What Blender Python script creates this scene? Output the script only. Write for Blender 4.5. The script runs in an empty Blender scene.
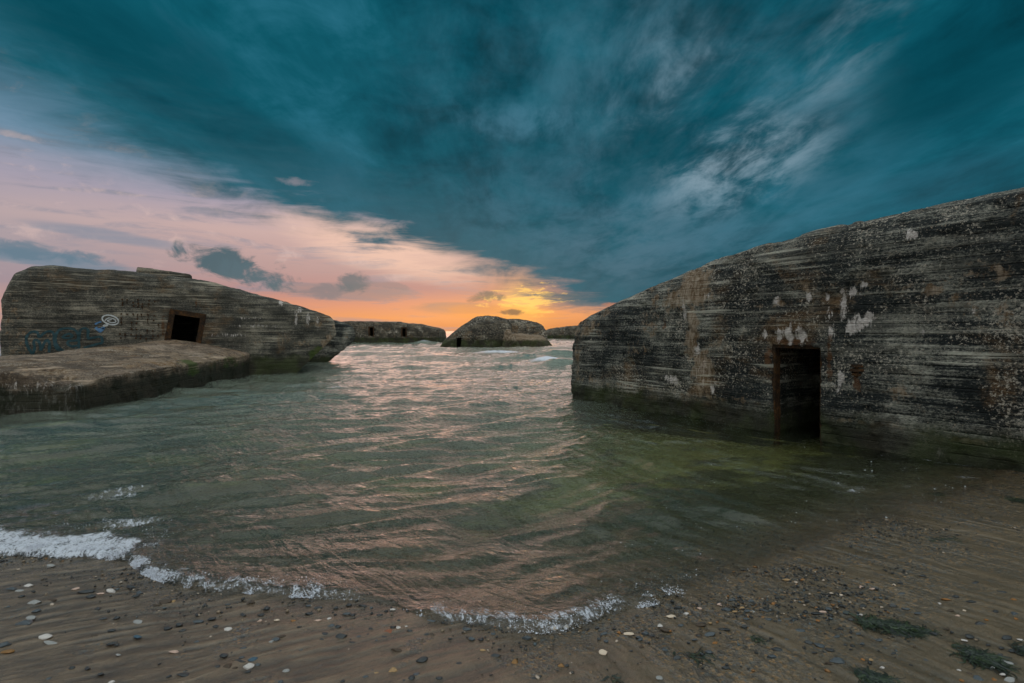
import bpy, bmesh, math, random, time
_t0 = time.time()
def tick(k): print('TICK %s %.1f' % (k, time.time() - _t0))
import numpy as np
from mathutils import Vector, Matrix
from mathutils.bvhtree import BVHTree

random.seed(7)
rng = np.random.default_rng(11)
scene = bpy.context.scene
col = scene.collection
W, H, F = 1024, 683, 540.0          # survey of the view: focal length in pixels
CAM_Z, HOR = 1.5, 331.0             # eye height, row of the sea horizon
R = math.radians

# ------------------------------------------------------------------ helpers
def pix_dir(px, py):
    return Vector(((px - 512) / F, 1.0, (HOR - py) / F))

def at_depth(px, py, d):
    v = pix_dir(px, py)
    return Vector((v.x * d, d, CAM_Z + v.z * d))

def _hash(ix, iy, iz, seed):
    h = ix * np.uint32(374761393) + iy * np.uint32(668265263) + iz * np.uint32(2147483647) + np.uint32((seed * 974711) & 0xFFFFFFFF)
    h = (h ^ (h >> np.uint32(13))) * np.uint32(1274126177)
    h = (h ^ (h >> np.uint32(16))) * np.uint32(2246822519)
    return ((h ^ (h >> np.uint32(15))) & np.uint32(0xFFFFFF)).astype(np.float32) * np.float32(1 / 16777215.0)

def _u(a):
    return np.asarray(a).astype(np.int64).astype(np.uint32)

def vnoise(x, y, z=None, seed=0):
    x = np.atleast_1d(np.asarray(x, float)); y = np.atleast_1d(np.asarray(y, float))
    ax = [x, y] if z is None else [x, y, np.atleast_1d(np.asarray(z, float))]
    fl = [np.floor(q) for q in ax]
    us = []
    for q, f in zip(ax, fl):
        t = (q - f).astype(np.float32); us.append(t * t * t * (t * (6 * t - 15) + 10))
    I = [_u(f) for f in fl]; one = np.uint32(1)
    iz0 = np.zeros_like(I[0]) if z is None else I[2]
    def plane(iz):
        a = _hash(I[0], I[1], iz, seed); b = _hash(I[0] + one, I[1], iz, seed)
        c = _hash(I[0], I[1] + one, iz, seed); d = _hash(I[0] + one, I[1] + one, iz, seed)
        p = a + (b - a) * us[0]; q = c + (d - c) * us[0]
        return p + (q - p) * us[1]
    r = plane(iz0)
    if z is not None:
        r = r + (plane(iz0 + one) - r) * us[2]
    return r * 2 - 1

def fbm(x, y, z=None, octv=4, seed=0, gain=0.5):
    x = np.asarray(x, float); y = np.asarray(y, float); z = None if z is None else np.asarray(z, float)
    a, t, s = 1.0, 0.0, 0.0
    f = 1.0
    for i in range(octv):
        t = t + a * vnoise(x * f + 17.3 * i, y * f - 9.1 * i, None if z is None else z * f + 5.7 * i, seed + i * 13)
        s += a; a *= gain; f *= 2.03
    return t / s

def sstep(a, b, x):
    t = np.clip((np.asarray(x, float) - a) / (b - a), 0, 1)
    return t * t * (3 - 2 * t)

def new_obj(name, mesh, mat=None, parent=None):
    o = bpy.data.objects.new(name, mesh)
    col.objects.link(o)
    if mat is not None:
        mesh.materials.clear(); mesh.materials.append(mat)
    if parent is not None:
        o.parent = parent
    return o

def tag(o, label=None, cat=None, group=None, kind=None):
    for k, v in (('label', label), ('category', cat), ('group', group), ('kind', kind)):
        if v: o[k] = v
    return o

def empty(name, loc, rz=0.0, tilt=(0, 0)):
    o = bpy.data.objects.new(name, None); col.objects.link(o)
    o.location = loc; o.rotation_euler = (tilt[0], tilt[1], rz)
    o.empty_display_size = 0.3
    return o

def mesh_np(name, verts, faces, smooth=True):
    m = bpy.data.meshes.new(name)
    verts = np.asarray(verts, np.float32)
    faces = np.asarray(faces, np.int32)
    n, k = faces.shape
    m.vertices.add(len(verts)); m.vertices.foreach_set('co', verts.ravel())
    m.loops.add(n * k); m.loops.foreach_set('vertex_index', faces.ravel())
    m.polygons.add(n)
    m.polygons.foreach_set('loop_start', np.arange(0, n * k, k, dtype=np.int32))
    m.polygons.foreach_set('loop_total', np.full(n, k, np.int32))
    m.polygons.foreach_set('use_smooth', np.full(n, smooth, bool))
    m.update(calc_edges=True); m.validate()
    return m

def add_attr(m, name, vals):
    a = m.attributes.new(name, 'FLOAT', 'POINT')
    a.data.foreach_set('value', np.asarray(vals, np.float32))

def from_bm(name, bm, smooth=True):
    bmesh.ops.recalc_face_normals(bm, faces=bm.faces)
    m = bpy.data.meshes.new(name); bm.to_mesh(m); bm.free()
    for p in m.polygons: p.use_smooth = smooth
    return m

def bm_box(bm, c, s, rot=None):
    r = bmesh.ops.create_cube(bm, size=1.0)
    M = Matrix.Translation(Vector(c)) @ (rot if rot is not None else Matrix.Identity(4)) @ Matrix.Diagonal((s[0], s[1], s[2], 1))
    bmesh.ops.transform(bm, matrix=M, verts=r['verts'])
    return r['verts']

# ------------------------------------------------------------------ node helpers
class E:
    """A value in a node tree; arithmetic adds Math nodes."""
    def __init__(s, nt, sock): s.nt, s.s = nt, sock
    def _m(s, op, *args, clamp=False):
        n = s.nt.nodes.new('ShaderNodeMath'); n.operation = op; n.use_clamp = clamp
        for i, a in enumerate((s,) + args):
            if isinstance(a, E): s.nt.links.new(a.s, n.inputs[i])
            else: n.inputs[i].default_value = a
        return E(s.nt, n.outputs[0])
    def __add__(s, o): return s._m('ADD', o)
    __radd__ = __add__
    def __mul__(s, o): return s._m('MULTIPLY', o)
    __rmul__ = __mul__
    def __sub__(s, o): return s._m('SUBTRACT', o)
    def __rsub__(s, o): return (s * -1.0) + o
    def __truediv__(s, o): return s._m('DIVIDE', o)
    def pow(s, p): return s._m('POWER', p)
    def abs(s): return s._m('ABSOLUTE')
    def max(s, o): return s._m('MAXIMUM', o)
    def min(s, o): return s._m('MINIMUM', o)
    def exp(s): return s._m('EXPONENT')
    def clamp(s): return s._m('ADD', 0.0, clamp=True)
    def ss(s, a, b, lo=0.0, hi=1.0):
        n = s.nt.nodes.new('ShaderNodeMapRange'); n.interpolation_type = 'SMOOTHSTEP'
        s.nt.links.new(s.s, n.inputs[0])
        for i, v in enumerate((a, b, lo, hi)): n.inputs[i + 1].default_value = v
        return E(s.nt, n.outputs[0])

class T:
    def __init__(s, nt): s.nt = nt
    def node(s, t): return s.nt.nodes.new(t)
    def link(s, a, b): s.nt.links.new(a.s if isinstance(a, E) else a, b)
    def put(s, sock, v):
        if isinstance(v, E): s.nt.links.new(v.s, sock)
        elif isinstance(v, (tuple, list)): sock.default_value = (*v, 1.0) if len(v) == 3 and sock.type == 'RGBA' else v
        else: sock.default_value = v
    def out(s, n, i=0): return E(s.nt, n.outputs[i])
    def coord(s, k): return E(s.nt, s.node('ShaderNodeTexCoord').outputs[k])
    def pos(s): return E(s.nt, s.node('ShaderNodeNewGeometry').outputs['Position'])
    def attr(s, name):
        n = s.node('ShaderNodeAttribute'); n.attribute_name = name
        return E(s.nt, n.outputs['Fac'])
    def sep(s, v):
        n = s.node('ShaderNodeSeparateXYZ'); s.link(v, n.inputs[0])
        return [E(s.nt, n.outputs[i]) for i in range(3)]
    def comb(s, x, y, z):
        n = s.node('ShaderNodeCombineXYZ')
        for i, v in enumerate((x, y, z)): s.put(n.inputs[i], v)
        return E(s.nt, n.outputs[0])
    def mapping(s, v, scale=(1, 1, 1), rot=(0, 0, 0), loc=(0, 0, 0)):
        n = s.node('ShaderNodeMapping'); s.link(v, n.inputs[0])
        n.inputs['Scale'].default_value = scale; n.inputs['Rotation'].default_value = rot; n.inputs['Location'].default_value = loc
        return E(s.nt, n.outputs[0])
    def noise(s, v, scale=1.0, detail=4, rough=0.5, dist=0.0, color=False):
        n = s.node('ShaderNodeTexNoise'); s.link(v, n.inputs['Vector'])
        n.inputs['Scale'].default_value = scale; n.inputs['Detail'].default_value = detail
        n.inputs['Roughness'].default_value = rough; n.inputs['Distortion'].default_value = dist
        return E(s.nt, n.outputs['Color' if color else 'Fac'])
    def voronoi(s, v, scale, out='Distance', rand=1.0):
        n = s.node('ShaderNodeTexVoronoi'); s.link(v, n.inputs['Vector'])
        n.inputs['Scale'].default_value = scale; n.inputs['Randomness'].default_value = rand
        return E(s.nt, n.outputs[out])
    def ramp(s, f, stops, interp='LINEAR'):
        n = s.node('ShaderNodeValToRGB'); s.link(f, n.inputs[0]); cr = n.color_ramp; cr.interpolation = interp
        while len(cr.elements) > 1: cr.elements.remove(cr.elements[-1])
        cr.elements[0].position = stops[0][0]; cr.elements[0].color = (*stops[0][1], 1)
        for p, c in stops[1:]:
            e = cr.elements.new(p); e.color = (*c, 1)
        return E(s.nt, n.outputs[0])
    def mix(s, f, a, b, mode='MIX'):
        n = s.node('ShaderNodeMix'); n.data_type = 'RGBA'; n.blend_type = mode; n.clamp_factor = True
        s.put(n.inputs[0], f); s.put(n.inputs[6], a); s.put(n.inputs[7], b)
        return E(s.nt, n.outputs[2])
    def bump(s, h, strength=0.5, dist=0.02, normal=None):
        n = s.node('ShaderNodeBump'); s.put(n.inputs['Height'], h)
        n.inputs['Strength'].default_value = strength; n.inputs['Distance'].default_value = dist
        if normal is not None: s.link(normal, n.inputs['Normal'])
        return E(s.nt, n.outputs[0])

def new_mat(name):
    m = bpy.data.materials.new(name); m.use_nodes = True
    nt = m.node_tree; nt.nodes.clear(); t = T(nt)
    o = t.node('ShaderNodeOutputMaterial')
    return m, t, o

def principled(t, o, color, rough=0.8, normal=None, spec=0.3, metal=0.0):
    b = t.node('ShaderNodeBsdfPrincipled')
    t.put(b.inputs['Base Color'], color); t.put(b.inputs['Roughness'], rough)
    b.inputs['Specular IOR Level'].default_value = spec; b.inputs['Metallic'].default_value = metal
    if normal is not None: t.link(normal, b.inputs['Normal'])
    t.nt.links.new(b.outputs[0], o.inputs['Surface'])
    return b

# ------------------------------------------------------------------ materials
def concrete(name, dark, light, speck=1.0, wb=0.42, brown=0.5, algae_top=0.5, white=1.0, bump=0.7, light_amt=0.5, fine=1.0, green=(0.034, 0.042, 0.011)):
    m, t, o = new_mat(name)
    p = t.coord('Object')
    warp = t.noise(p, 0.7, 3)
    pz = t.mapping(p, (0.45, 0.45, 7.0))
    board = t.noise(pz, 1.0, 7, 0.62, 0.3)
    pz2 = t.mapping(p, (0.9, 0.9, 26.0))
    line = t.noise(pz2, 1.0, 4, 0.6)
    mott = t.noise(p, 1.3, 7, 0.62, 0.4)
    fineN = t.noise(t.mapping(p, (30 * fine, 30 * fine, 52 * fine)), 1.0, 5, 0.72)
    f = board * wb + mott * 0.36 + line * (wb * 0.7) + fineN * 0.45 - (wb * 0.85 + 0.405 - 0.5)
    xyz = t.sep(p)
    zb_ = xyz[2] / 0.125 + warp * 0.5 + xyz[0] * 0.004
    bid = zb_._m('FLOOR'); fr_ = zb_ - bid
    seg = (xyz[0] * 0.37 + bid * 0.613)._m('FLOOR')
    wnz = t.node('ShaderNodeTexWhiteNoise'); wnz.noise_dimensions = '2D'; t.link(t.comb(bid, seg, 0.0), wnz.inputs['Vector'])
    btone = E(t.nt, wnz.outputs['Value'])
    joint = (fr_ - 0.5).abs().ss(0.40, 0.49) * t.noise(p, 1.6, 4, 0.6).ss(0.38, 0.58)
    f = f + (btone - 0.5) * 0.10 * wb - joint * 0.035
    base = t.ramp(f, [(0.38, tuple(a * 0.4 for a in dark)), (0.47, dark), (0.54, tuple((a * 0.66 + b * 0.34) for a, b in zip(dark, light))), (0.60, tuple((a * 0.35 + b * 0.65) for a, b in zip(dark, light))), (0.68, light)])
    # warm lichen and old rust wash
    pb = t.noise(p, 0.9, 6, 0.65, 0.6)
    bm_ = (pb + fineN * 0.35).ss(0.70 , 0.86) * brown
    base = t.mix(bm_, base, (0.17, 0.085, 0.030))
    # black tide-wet boards
    bk = (board * 0.7 + t.noise(p, 0.8, 5, 0.6) * 0.6).ss(0.64, 0.72)
    base = t.mix(bk * 0.7, base, tuple(c * 0.5 for c in dark))
    # pale specks: barnacles, chipped aggregate
    sp = t.noise(p, 30.0 * fine, 4, 0.75)
    dens = t.noise(p, 1.1, 4, 0.6)
    spk = (sp + (dens - 0.5) * 0.50).ss(0.585, 0.64)
    base = t.mix(spk * 0.85 * speck, base, (0.44, 0.37, 0.30))
    vo = t.voronoi(p, 22.0 * fine)
    dots = (vo * -1.0 + 0.3).ss(0.08, 0.16) * t.noise(p, 1.9, 3).ss(0.46, 0.58)
    base = t.mix(dots * 0.65 * speck, base, (0.36, 0.27, 0.20))
    # stains of their own shape: white guano, rust, yellow-brown crust, pale bare concrete
    wn = t.noise(t.mapping(p, (17, 17, 5.0)), 1.0, 6, 0.72, 0.6)
    wm = (t.attr('guano') * 0.85 + (wn - 0.5) * 2.4).ss(0.36, 0.62) * t.attr('guano').ss(0.05, 0.35) * white
    base = t.mix(wm * 0.92, base, t.mix(fineN.ss(0.4, 0.62), (0.40, 0.33, 0.30), (0.66, 0.58, 0.54)))
    cn = t.noise(p, 6.0, 7, 0.74)
    cm = (t.attr('crust') * 0.95 + (cn - 0.5) * 2.4).ss(0.38, 0.62) * t.attr('crust').ss(0.02, 0.2)
    base = t.mix(cm * 0.8, base, t.mix(wn.ss(0.4, 0.6), (0.15, 0.085, 0.04), (0.34, 0.25, 0.18)))
    rm = (t.attr('rust') * 0.85 + (cn - 0.5) * 2.0).ss(0.40, 0.65) * t.attr('rust').ss(0.02, 0.2)
    base = t.mix(rm * 0.8, base, (0.10, 0.040, 0.013))
    # weed and algae band above the water
    z = t.sep(t.pos())[2]
    an = t.noise(p, 3.0, 5, 0.65)
    am = (z * -1.0 + algae_top + (an - 0.5) * 0.55).ss(-0.12, 0.16)
    gm = t.noise(p, 1.7, 4).ss(0.35, 0.65)
    base = t.mix(am * 0.88, base, t.mix(gm, (0.022, 0.020, 0.012), green))
    al = (t.attr('algae') + (an - 0.5) * 0.9).ss(0.45, 0.75) * t.attr('algae').ss(0.02, 0.2)
    base = t.mix(al * 0.85, base, (0.040, 0.062, 0.008))
    pale = (line * 0.6 + board * 0.4 + (t.noise(p, 0.9, 4, 0.6) - 0.5) * 0.5).ss(0.56, 0.66)
    base = t.mix(pale * 0.45 * (am * -1.0 + 1.0), base, tuple(min(1, c * 1.35) for c in light))
    h = board * 0.5 + line * 0.25 + fineN * 0.45 + sp * 0.25 + mott * 0.6 - joint * 0.35 + btone * 0.14
    nrm = t.bump(h, bump, 0.05)
    principled(t, o, base, 0.82, nrm, 0.25)
    return m

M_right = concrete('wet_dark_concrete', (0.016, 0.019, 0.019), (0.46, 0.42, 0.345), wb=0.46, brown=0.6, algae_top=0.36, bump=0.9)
M_left = concrete('grey_board_marked_concrete', (0.066, 0.060, 0.050), (0.40, 0.335, 0.255), speck=0.22, wb=0.50, brown=0.5, algae_top=0.62, bump=0.8, fine=0.8)
M_slab = concrete('broken_slab_concrete', (0.10, 0.068, 0.048), (0.46, 0.33, 0.24), speck=0.6, wb=0.14, brown=0.9, algae_top=0.50, bump=0.8, fine=0.8, green=(0.012, 0.016, 0.007))
M_far = concrete('weathered_far_concrete', (0.036, 0.030, 0.023), (0.23, 0.185, 0.135), brown=0.6, algae_top=0.7, bump=1.0, fine=0.3)

m, t, o = new_mat('rusty_steel'); p = t.coord('Object')
n1 = t.noise(p, 7, 6, 0.7); n2 = t.noise(p, 40, 4, 0.7)
principled(t, o, t.ramp(n1 * 0.7 + n2 * 0.3, [(0.38, (0.010, 0.008, 0.007)), (0.5, (0.035, 0.018, 0.009)), (0.66, (0.13, 0.055, 0.017))]), 0.85, t.bump(n1 + n2, 0.8, 0.01), 0.2)
M_rust = m
def plain(name, c, rough=0.7, var=0.35, scale=60, spec=0.3):
    m, t, o = new_mat(name); p = t.coord('Object')
    n = t.noise(p, scale, 5, 0.65)
    k = t.ramp(n, [(0.3, tuple(x * (1 - var) for x in c)), (0.7, tuple(min(1, x * (1 + var)) for x in c))])
    principled(t, o, k, rough, t.bump(n, 0.4, 0.004), spec)
    return m
M_spray = plain('faded_teal_spray_paint', (0.020, 0.054, 0.064), 0.6, 0.4, 9)
M_sprayfill = plain('faded_grey_green_spray_paint', (0.085, 0.10, 0.095), 0.7, 0.45, 6)
M_spraywhite = plain('white_spray_paint', (0.50, 0.50, 0.50), 0.6, 0.3, 12)
M_sprayblue = plain('blue_spray_paint', (0.09, 0.19, 0.34), 0.6, 0.4, 12)

PEB = {
    'black': plain('black_flint', (0.022, 0.024, 0.026), 0.35, 0.5, 40, 0.5),
    'slate': plain('blue_grey_slate', (0.050, 0.060, 0.068), 0.4, 0.35, 40, 0.5),
    'grey': plain('pale_grey_stone', (0.27, 0.26, 0.25), 0.5, 0.3, 40, 0.4),
    'white': plain('white_chalk_stone', (0.50, 0.45, 0.42), 0.6, 0.25, 40),
    'cream': plain('cream_flint', (0.60, 0.47, 0.36), 0.55, 0.25, 40),
    'pink': plain('pinkish_stone', (0.50, 0.34, 0.27), 0.55, 0.25, 40),
    'tan': plain('tan_stone', (0.34, 0.21, 0.10), 0.5, 0.3, 40),
    'orange': plain('orange_stone', (0.26, 0.11, 0.028), 0.5, 0.3, 40),
    'amber': plain('amber_brown_stone', (0.22, 0.10, 0.02), 0.4, 0.4, 40, 0.5),
    'red': plain('red_brown_stone', (0.22, 0.075, 0.035), 0.5, 0.4, 30),
    'brown': plain('dark_brown_stone', (0.060, 0.040, 0.026), 0.45, 0.5, 30),
    'blue': plain('dull_blue_stone', (0.045, 0.085, 0.12), 0.45, 0.3, 40),
}
m, t, o = new_mat('green_seaweed'); p = t.coord('Object')
rnd = t.out(t.node('ShaderNodeNewGeometry'), 8)
principled(t, o, t.ramp(t.noise(p, 14, 3) * 0.5 + rnd * 0.5, [(0.25, (0.005, 0.007, 0.006)), (0.55, (0.010, 0.018, 0.008)), (0.8, (0.028, 0.045, 0.012))]), 0.4, None, 0.5)
M_weed = m

# ------------------------------------------------------------------ shoreline and beach heights
SH = [(-60, 9.0), (-25, 6.0), (-9, 4.2), (-6.0, 3.75), (-4.4, 3.68), (-3.46, 3.62), (-3.0, 3.58), (-2.5, 3.52), (-2.35, 3.36), (-2.05, 3.20), (-1.77, 3.10), (-1.2, 3.05), (-0.86, 3.02),
      (-0.62, 2.93), (-0.43, 2.80), (-0.2, 2.74), (-0.06, 2.71), (0.24, 2.70), (0.46, 2.82), (0.76, 2.96), (1.15, 3.15), (1.56, 3.39), (2.28, 3.90), (3.25, 4.40),
      (3.9, 4.76), (4.5, 5.08), (5.0, 5.45), (5.6, 6.0), (9, 8), (60, 12)]
_sx = np.array([a for a, b in SH]); _sy = np.array([b for a, b in SH])
def ys(x):
    x = np.asarray(x, float)
    k = np.interp(x, _sx, _sy)
    k = (k + np.interp(x - 0.08, _sx, _sy) + np.interp(x + 0.08, _sx, _sy)) / 3
    return k + (0.035 * fbm(x * 5.0, x * 0 + 3.1, octv=4, seed=5) + 0.20 * sstep(1.1, 2.0, x) * fbm(x * 2.6, x * 0 + 8.3, octv=4, seed=6)) * sstep(8, 4, np.abs(x))

def beach_z(x, y):
    x = np.asarray(x, float); y = np.asarray(y, float)
    s = y - ys(x)
    up = np.where(s < 0, 0.032 * np.minimum(-s, 30) + 0.0, 0.0)
    dn = np.where(s > 0, -1.5 * (1 - np.exp(-s * 0.075 / 1.5)), 0.0)
    return up + dn

def ground_at(px, py):
    v = pix_dir(px, py); d = 2.0
    lo, hi = 1.0, 12.0
    for i in range(40):
        d = (lo + hi) / 2
        z = CAM_Z + v.z * d
        if z > float(beach_z(v.x * d, d)): lo = d
        else: hi = d
    return Vector((v.x * d, d, float(beach_z(v.x * d, d)))), d

def axis(lo, hi, step, far_lo, far_hi, g):
    mid = np.arange(lo, hi + step * 0.5, step)
    def grow(start, end, sgn):
        out, p, s = [], start, step
        while (p < end) if sgn > 0 else (p > end):
            s *= g; p = p + sgn * s; out.append(p)
        return out
    return np.array(grow(lo, far_lo, -1)[::-1] + list(mid) + grow(hi, far_hi, 1))

def grid_faces(nx, ny):
    i = np.arange(nx - 1)[None, :] + np.arange(ny - 1)[:, None] * nx
    i = i.ravel()
    return np.stack([i, i + 1, i + nx + 1, i + nx], 1)

tick('mats')
# beach sheet
gx = axis(-3.8, 4.2, 0.0125, -900, 900, 1.06)
gy = axis(1.7, 5.4, 0.0125, -300, 1500, 1.06)
X, Y = np.meshgrid(gx, gy); X = X.ravel(); Y = Y.ravel()
s_ = Y - ys(X)
wl = sstep(-0.6, 1.0, X)                         # drainage runs one way on the left, the other on the right
ca, sa = math.cos(R(27)), math.sin(R(27)); uL, vL = X * ca + Y * sa, -X * sa + Y * ca
cb, sb = math.cos(R(-58)), math.sin(R(-58)); uR, vR = X * cb + Y * sb, -X * sb + Y * cb
wob = 0.25 * fbm(X * 1.5, Y * 1.5, octv=3, seed=3)
runL = fbm(uL * 3.4 + wob, vL * 30 + wob * 9, octv=4, seed=21, gain=0.6)
runR = fbm(uR * 2.6 + wob, vR * 24 + wob * 8, octv=4, seed=27, gain=0.6)
run = runL * (1 - wl) + runR * wl
near = sstep(30, 6, np.abs(X)) * sstep(14, 6, np.abs(Y - 3))
patch = sstep(-0.25, 0.35, fbm(X * 0.9, Y * 1.3, octv=3, seed=44))
lump = fbm(X * 2.2, Y * 3.0, octv=4, seed=8)
fineb = fbm(X * 22, Y * 22, octv=2, seed=9)
dry = sstep(0.05, -0.2, s_)
Z = beach_z(X, Y) + near * (run * (0.002 + 0.005 * patch) * (0.35 + 0.65 * dry) + lump * 0.006 + fineb * 0.0020)
dune = sstep(-25, -80, Y)
Z = Z + dune * (2.5 + 2.0 * fbm(X * 0.02, Y * 0.03, octv=4, seed=60))
mb = mesh_np('beach', np.stack([X, Y, Z], 1), grid_faces(len(gx), len(gy)))
add_attr(mb, 'runnel', run); add_attr(mb, 'shore', s_); add_attr(mb, 'side', wl)
m, t, o = new_mat('wet_sand')
p = t.pos()
fine = t.noise(p, 330, 2, 0.8); med = t.noise(p, 14, 5, 0.65); big = t.noise(p, 1.4, 4, 0.6)
rn = t.attr('runnel')
base = t.ramp(med * 0.30 + big * 0.26 + rn * 0.22 + fine * 0.62 - 0.17, [(0.30, (0.040, 0.028, 0.019)), (0.45, (0.110, 0.073, 0.044)), (0.62, (0.208, 0.141, 0.086))])
base = t.mix(t.attr('side') * 0.45, base, (0.098, 0.074, 0.038))
grv = t.voronoi(p, 75, 'Color'); gs = t.sep(grv)[0]
gd = (t.noise(p, 3.2, 5, 0.7) + t.attr('side') * 0.14 - 0.01).ss(0.52, 0.68) * t.attr('shore').abs().ss(1.6, 0.2)
grc = t.ramp(gs, [(0.0, (0.018, 0.020, 0.022)), (0.45, (0.040, 0.040, 0.038)), (0.62, (0.15, 0.11, 0.07)), (0.80, (0.26, 0.14, 0.05)), (0.90, (0.06, 0.08, 0.09)), (1.0, (0.34, 0.29, 0.24))], 'CONSTANT')
base = t.mix(gd * gs.ss(0.2, 0.25) * 0.75, base, grc)
# sea bed: olive weed growing on the sand further out
sh = t.attr('shore')
wd = (t.noise(p, 0.9, 5, 0.65, 0.4) + t.sep(p)[0].ss(-1.0, 2.5) * 0.20).ss(0.46, 0.60) * sh.ss(0.35, 1.3)
base = t.mix(wd * 0.85, base, t.mix((t.noise(p, 1.6, 5, 0.65) + sh.ss(0.8, 3.2) * 0.34 - 0.22).ss(0.42, 0.58), (0.016, 0.024, 0.008), (0.23, 0.21, 0.065)))
wet = sh.ss(-0.9, 0.0)
base = t.mix(wet * 0.30, base, (0.05, 0.038, 0.026))
hh = fine * 0.14 + med * 0.4 + t.noise(p, 55, 4, 0.7) * 0.35 + rn * 0.5 + t.voronoi(p, 75) * gd * 0.6
b = principled(t, o, base, 0.42, t.bump(hh, 0.8, 0.012), 0.45)
t.put(b.inputs['Roughness'], wet * -0.14 + 0.40 + (med - 0.5) * 0.25)
b.inputs['Specular IOR Level'].default_value = 0.6
beach = new_obj('beach', mb, m); tag(beach, kind='structure')

tick('beach')
# ------------------------------------------------------------------ water
wx = axis(-5.5, 5.5, 0.024, -2500, 2500, 1.022)
wy = axis(2.5, 9.0, 0.020, 2.4, 4500, 1.016)
X, Y = np.meshgrid(wx, wy); X = X.ravel(); Y = Y.ravel()
s_ = Y - ys(X)
fc = grid_faces(len(wx), len(wy))
fc = fc[(s_[fc] > -0.09).any(1) & (np.hypot(X[fc[:, 0]], Y[fc[:, 0]]) < 4300) & ((np.abs(X[fc[:, 0]]) < 2.2 * Y[fc[:, 0]] + 4))]
used = np.unique(fc); remap = np.full(len(X), -1); remap[used] = np.arange(len(used))
fc = remap[fc]; X, Y, s_ = X[used], Y[used], s_[used]
wxx = X + 0.45 * fbm(X * 0.45, Y * 0.45, octv=3, seed=31) + 0.06 * fbm(X * 2.5, Y * 2.5, octv=2, seed=33)
wyy = Y + 0.45 * fbm(X * 0.45 + 40, Y * 0.45, octv=3, seed=32) + 0.06 * fbm(X * 2.5 + 9, Y * 2.5, octv=2, seed=34)
def crest(ph):
    s = np.sin(ph)
    return 0.75 * s + 0.5 * ((1 - np.abs(np.cos(ph / 2 + 0.785))) ** 1.5 * 2 - 0.72)
right = sstep(-0.5, 2.2, X - 0.10 * (Y - 5))
calm = 1 - 0.28 * sstep(0.8, 2.2, X - 0.12 * (Y - 5)) * sstep(13, 9, Y)
far_fade = sstep(60, 10, np.hypot(X, Y))
Zw = np.zeros_like(X)
r2 = np.random.default_rng(5)
for k in range(15):
    lam = 0.20 * (1.20 ** k) * r2.uniform(0.93, 1.07)
    angA = R(-50 + r2.normal(0, 17)); angB = R(-128 + r2.normal(0, 22)); angC = R(-80 + r2.normal(0, 25))
    A = 0.0165 * lam ** 0.62
    grp = 0.55 + 0.75 * fbm(X / (lam * 5) + k * 7, Y / (lam * 5) + k * 3, octv=2, seed=70 + k)
    res = np.clip(lam / (0.06 * np.maximum(Y, 1) ** 1.0) , 0, 1) if lam < 0.8 else 1.0
    ph = r2.uniform(0, 6.28)
    wA = crest((wxx * math.cos(angA) + wyy * math.sin(angA)) * 2 * math.pi / lam + ph)
    wB = crest((wxx * math.cos(angB) + wyy * math.sin(angB)) * 2 * math.pi / lam + ph * 2)
    off = sstep(6, 14, Y)
    wC = crest((wxx * math.cos(angC) + wyy * math.sin(angC)) * 2 * math.pi / lam + ph * 3)
    w = (wA * (1 - right) + wB * right) * (1 - 0.6 * off) + wC * 0.7 * off
    Zw += A * w * np.clip(grp, 0, 1.5) * sstep(0.0, 0.9, s_) * calm
for lam, A, ang in ((3.1, 0.035, -84), (4.7, 0.055, -99), (7.3, 0.085, -88), (11.0, 0.10, -94), (5.6, 0.05, -72)):
    ph = (wxx * math.cos(R(ang)) + wyy * math.sin(R(ang))) * 2 * math.pi / lam + lam * 3
    grp = np.clip(0.5 + 0.9 * fbm(X / (lam * 2.2), Y / (lam * 1.5), octv=2, seed=int(lam * 10)), 0, 1.5)
    Zw += A * crest(ph) * grp * sstep(9, 24, Y) * sstep(900, 200, Y)
foam = np.zeros_like(X)
# little breaking crests out in the gap: (x, y, half-length, half-depth, height, foam)
for cx, cy, rx, ry, hh_, fo in ((-0.9, 35.0, 2.2, 0.75, 0.34, 1.3), (1.85, 27.2, 1.3, 0.8, 0.36, 1.5), (1.2, 28.6, 0.9, 0.5, 0.2, 0.7), (2.6, 31.5, 1.5, 0.5, 0.30, 0.15), (0.6, 30, 1.8, 0.6, 0.22, 0.2),
                          (2.1, 23.0, 0.9, 0.4, 0.25, 0.6), (-4.6, 14.3, 0.55, 0.22, 0.09, 0.75), (-4.9, 12.6, 0.30, 0.20, 0.07, 0.6), (-3.9, 12.8, 0.5, 0.16, 0.06, 0.55),
                          (-10.4, 64.5, 1.5, 0.9, 0.45, 0.9), (-3.2, 46.3, 3.0, 0.6, 0.1, 0.25), (-5.6, 18.2, 0.8, 0.3, 0.1, 0.5), (-6.0, 24.5, 1.0, 0.5, 0.1, 0.4), (4.0, 44, 2.0, 0.7, 0.15, 0.5)):
    yy = Y - cy - 0.15 * rx * fbm(X / rx + cx, X * 0, octv=3, seed=int(abs(cx) * 31))
    e = np.exp(-((X - cx) / rx) ** 2) * np.exp(-(yy / ry) ** 2)
    Zw += hh_ * e
    foam = np.maximum(foam, fo * np.exp(-((X - cx) / (rx * 0.9)) ** 2) * sstep(ry * 0.9, -ry * 0.2, yy) * sstep(-ry * 1.7, -ry * 0.5, yy))
def lip_strength(x):
    x = np.asarray(x, float)
    return np.interp(x, [-9, -4, -3.2, -2.62, -2.45, -2.3, -1.9, -1.2, -0.95, -0.84, -0.55, -0.40, -0.1, 0.15, 0.40, 0.62, 0.75, 1.12, 1.25, 2.2, 2.6, 6],
                        [0.8, 1.0, 1.1, 1.0, 0.5, 0.9, 0.95, 0.95, 0.9, 0.15, 0.10, 0.8, 0.95, 1.0, 1.1, 0.7, 0.4, 0.45, 0.06, 0.02, 0.0, 0.0])
ls = lip_strength(X)
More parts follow.
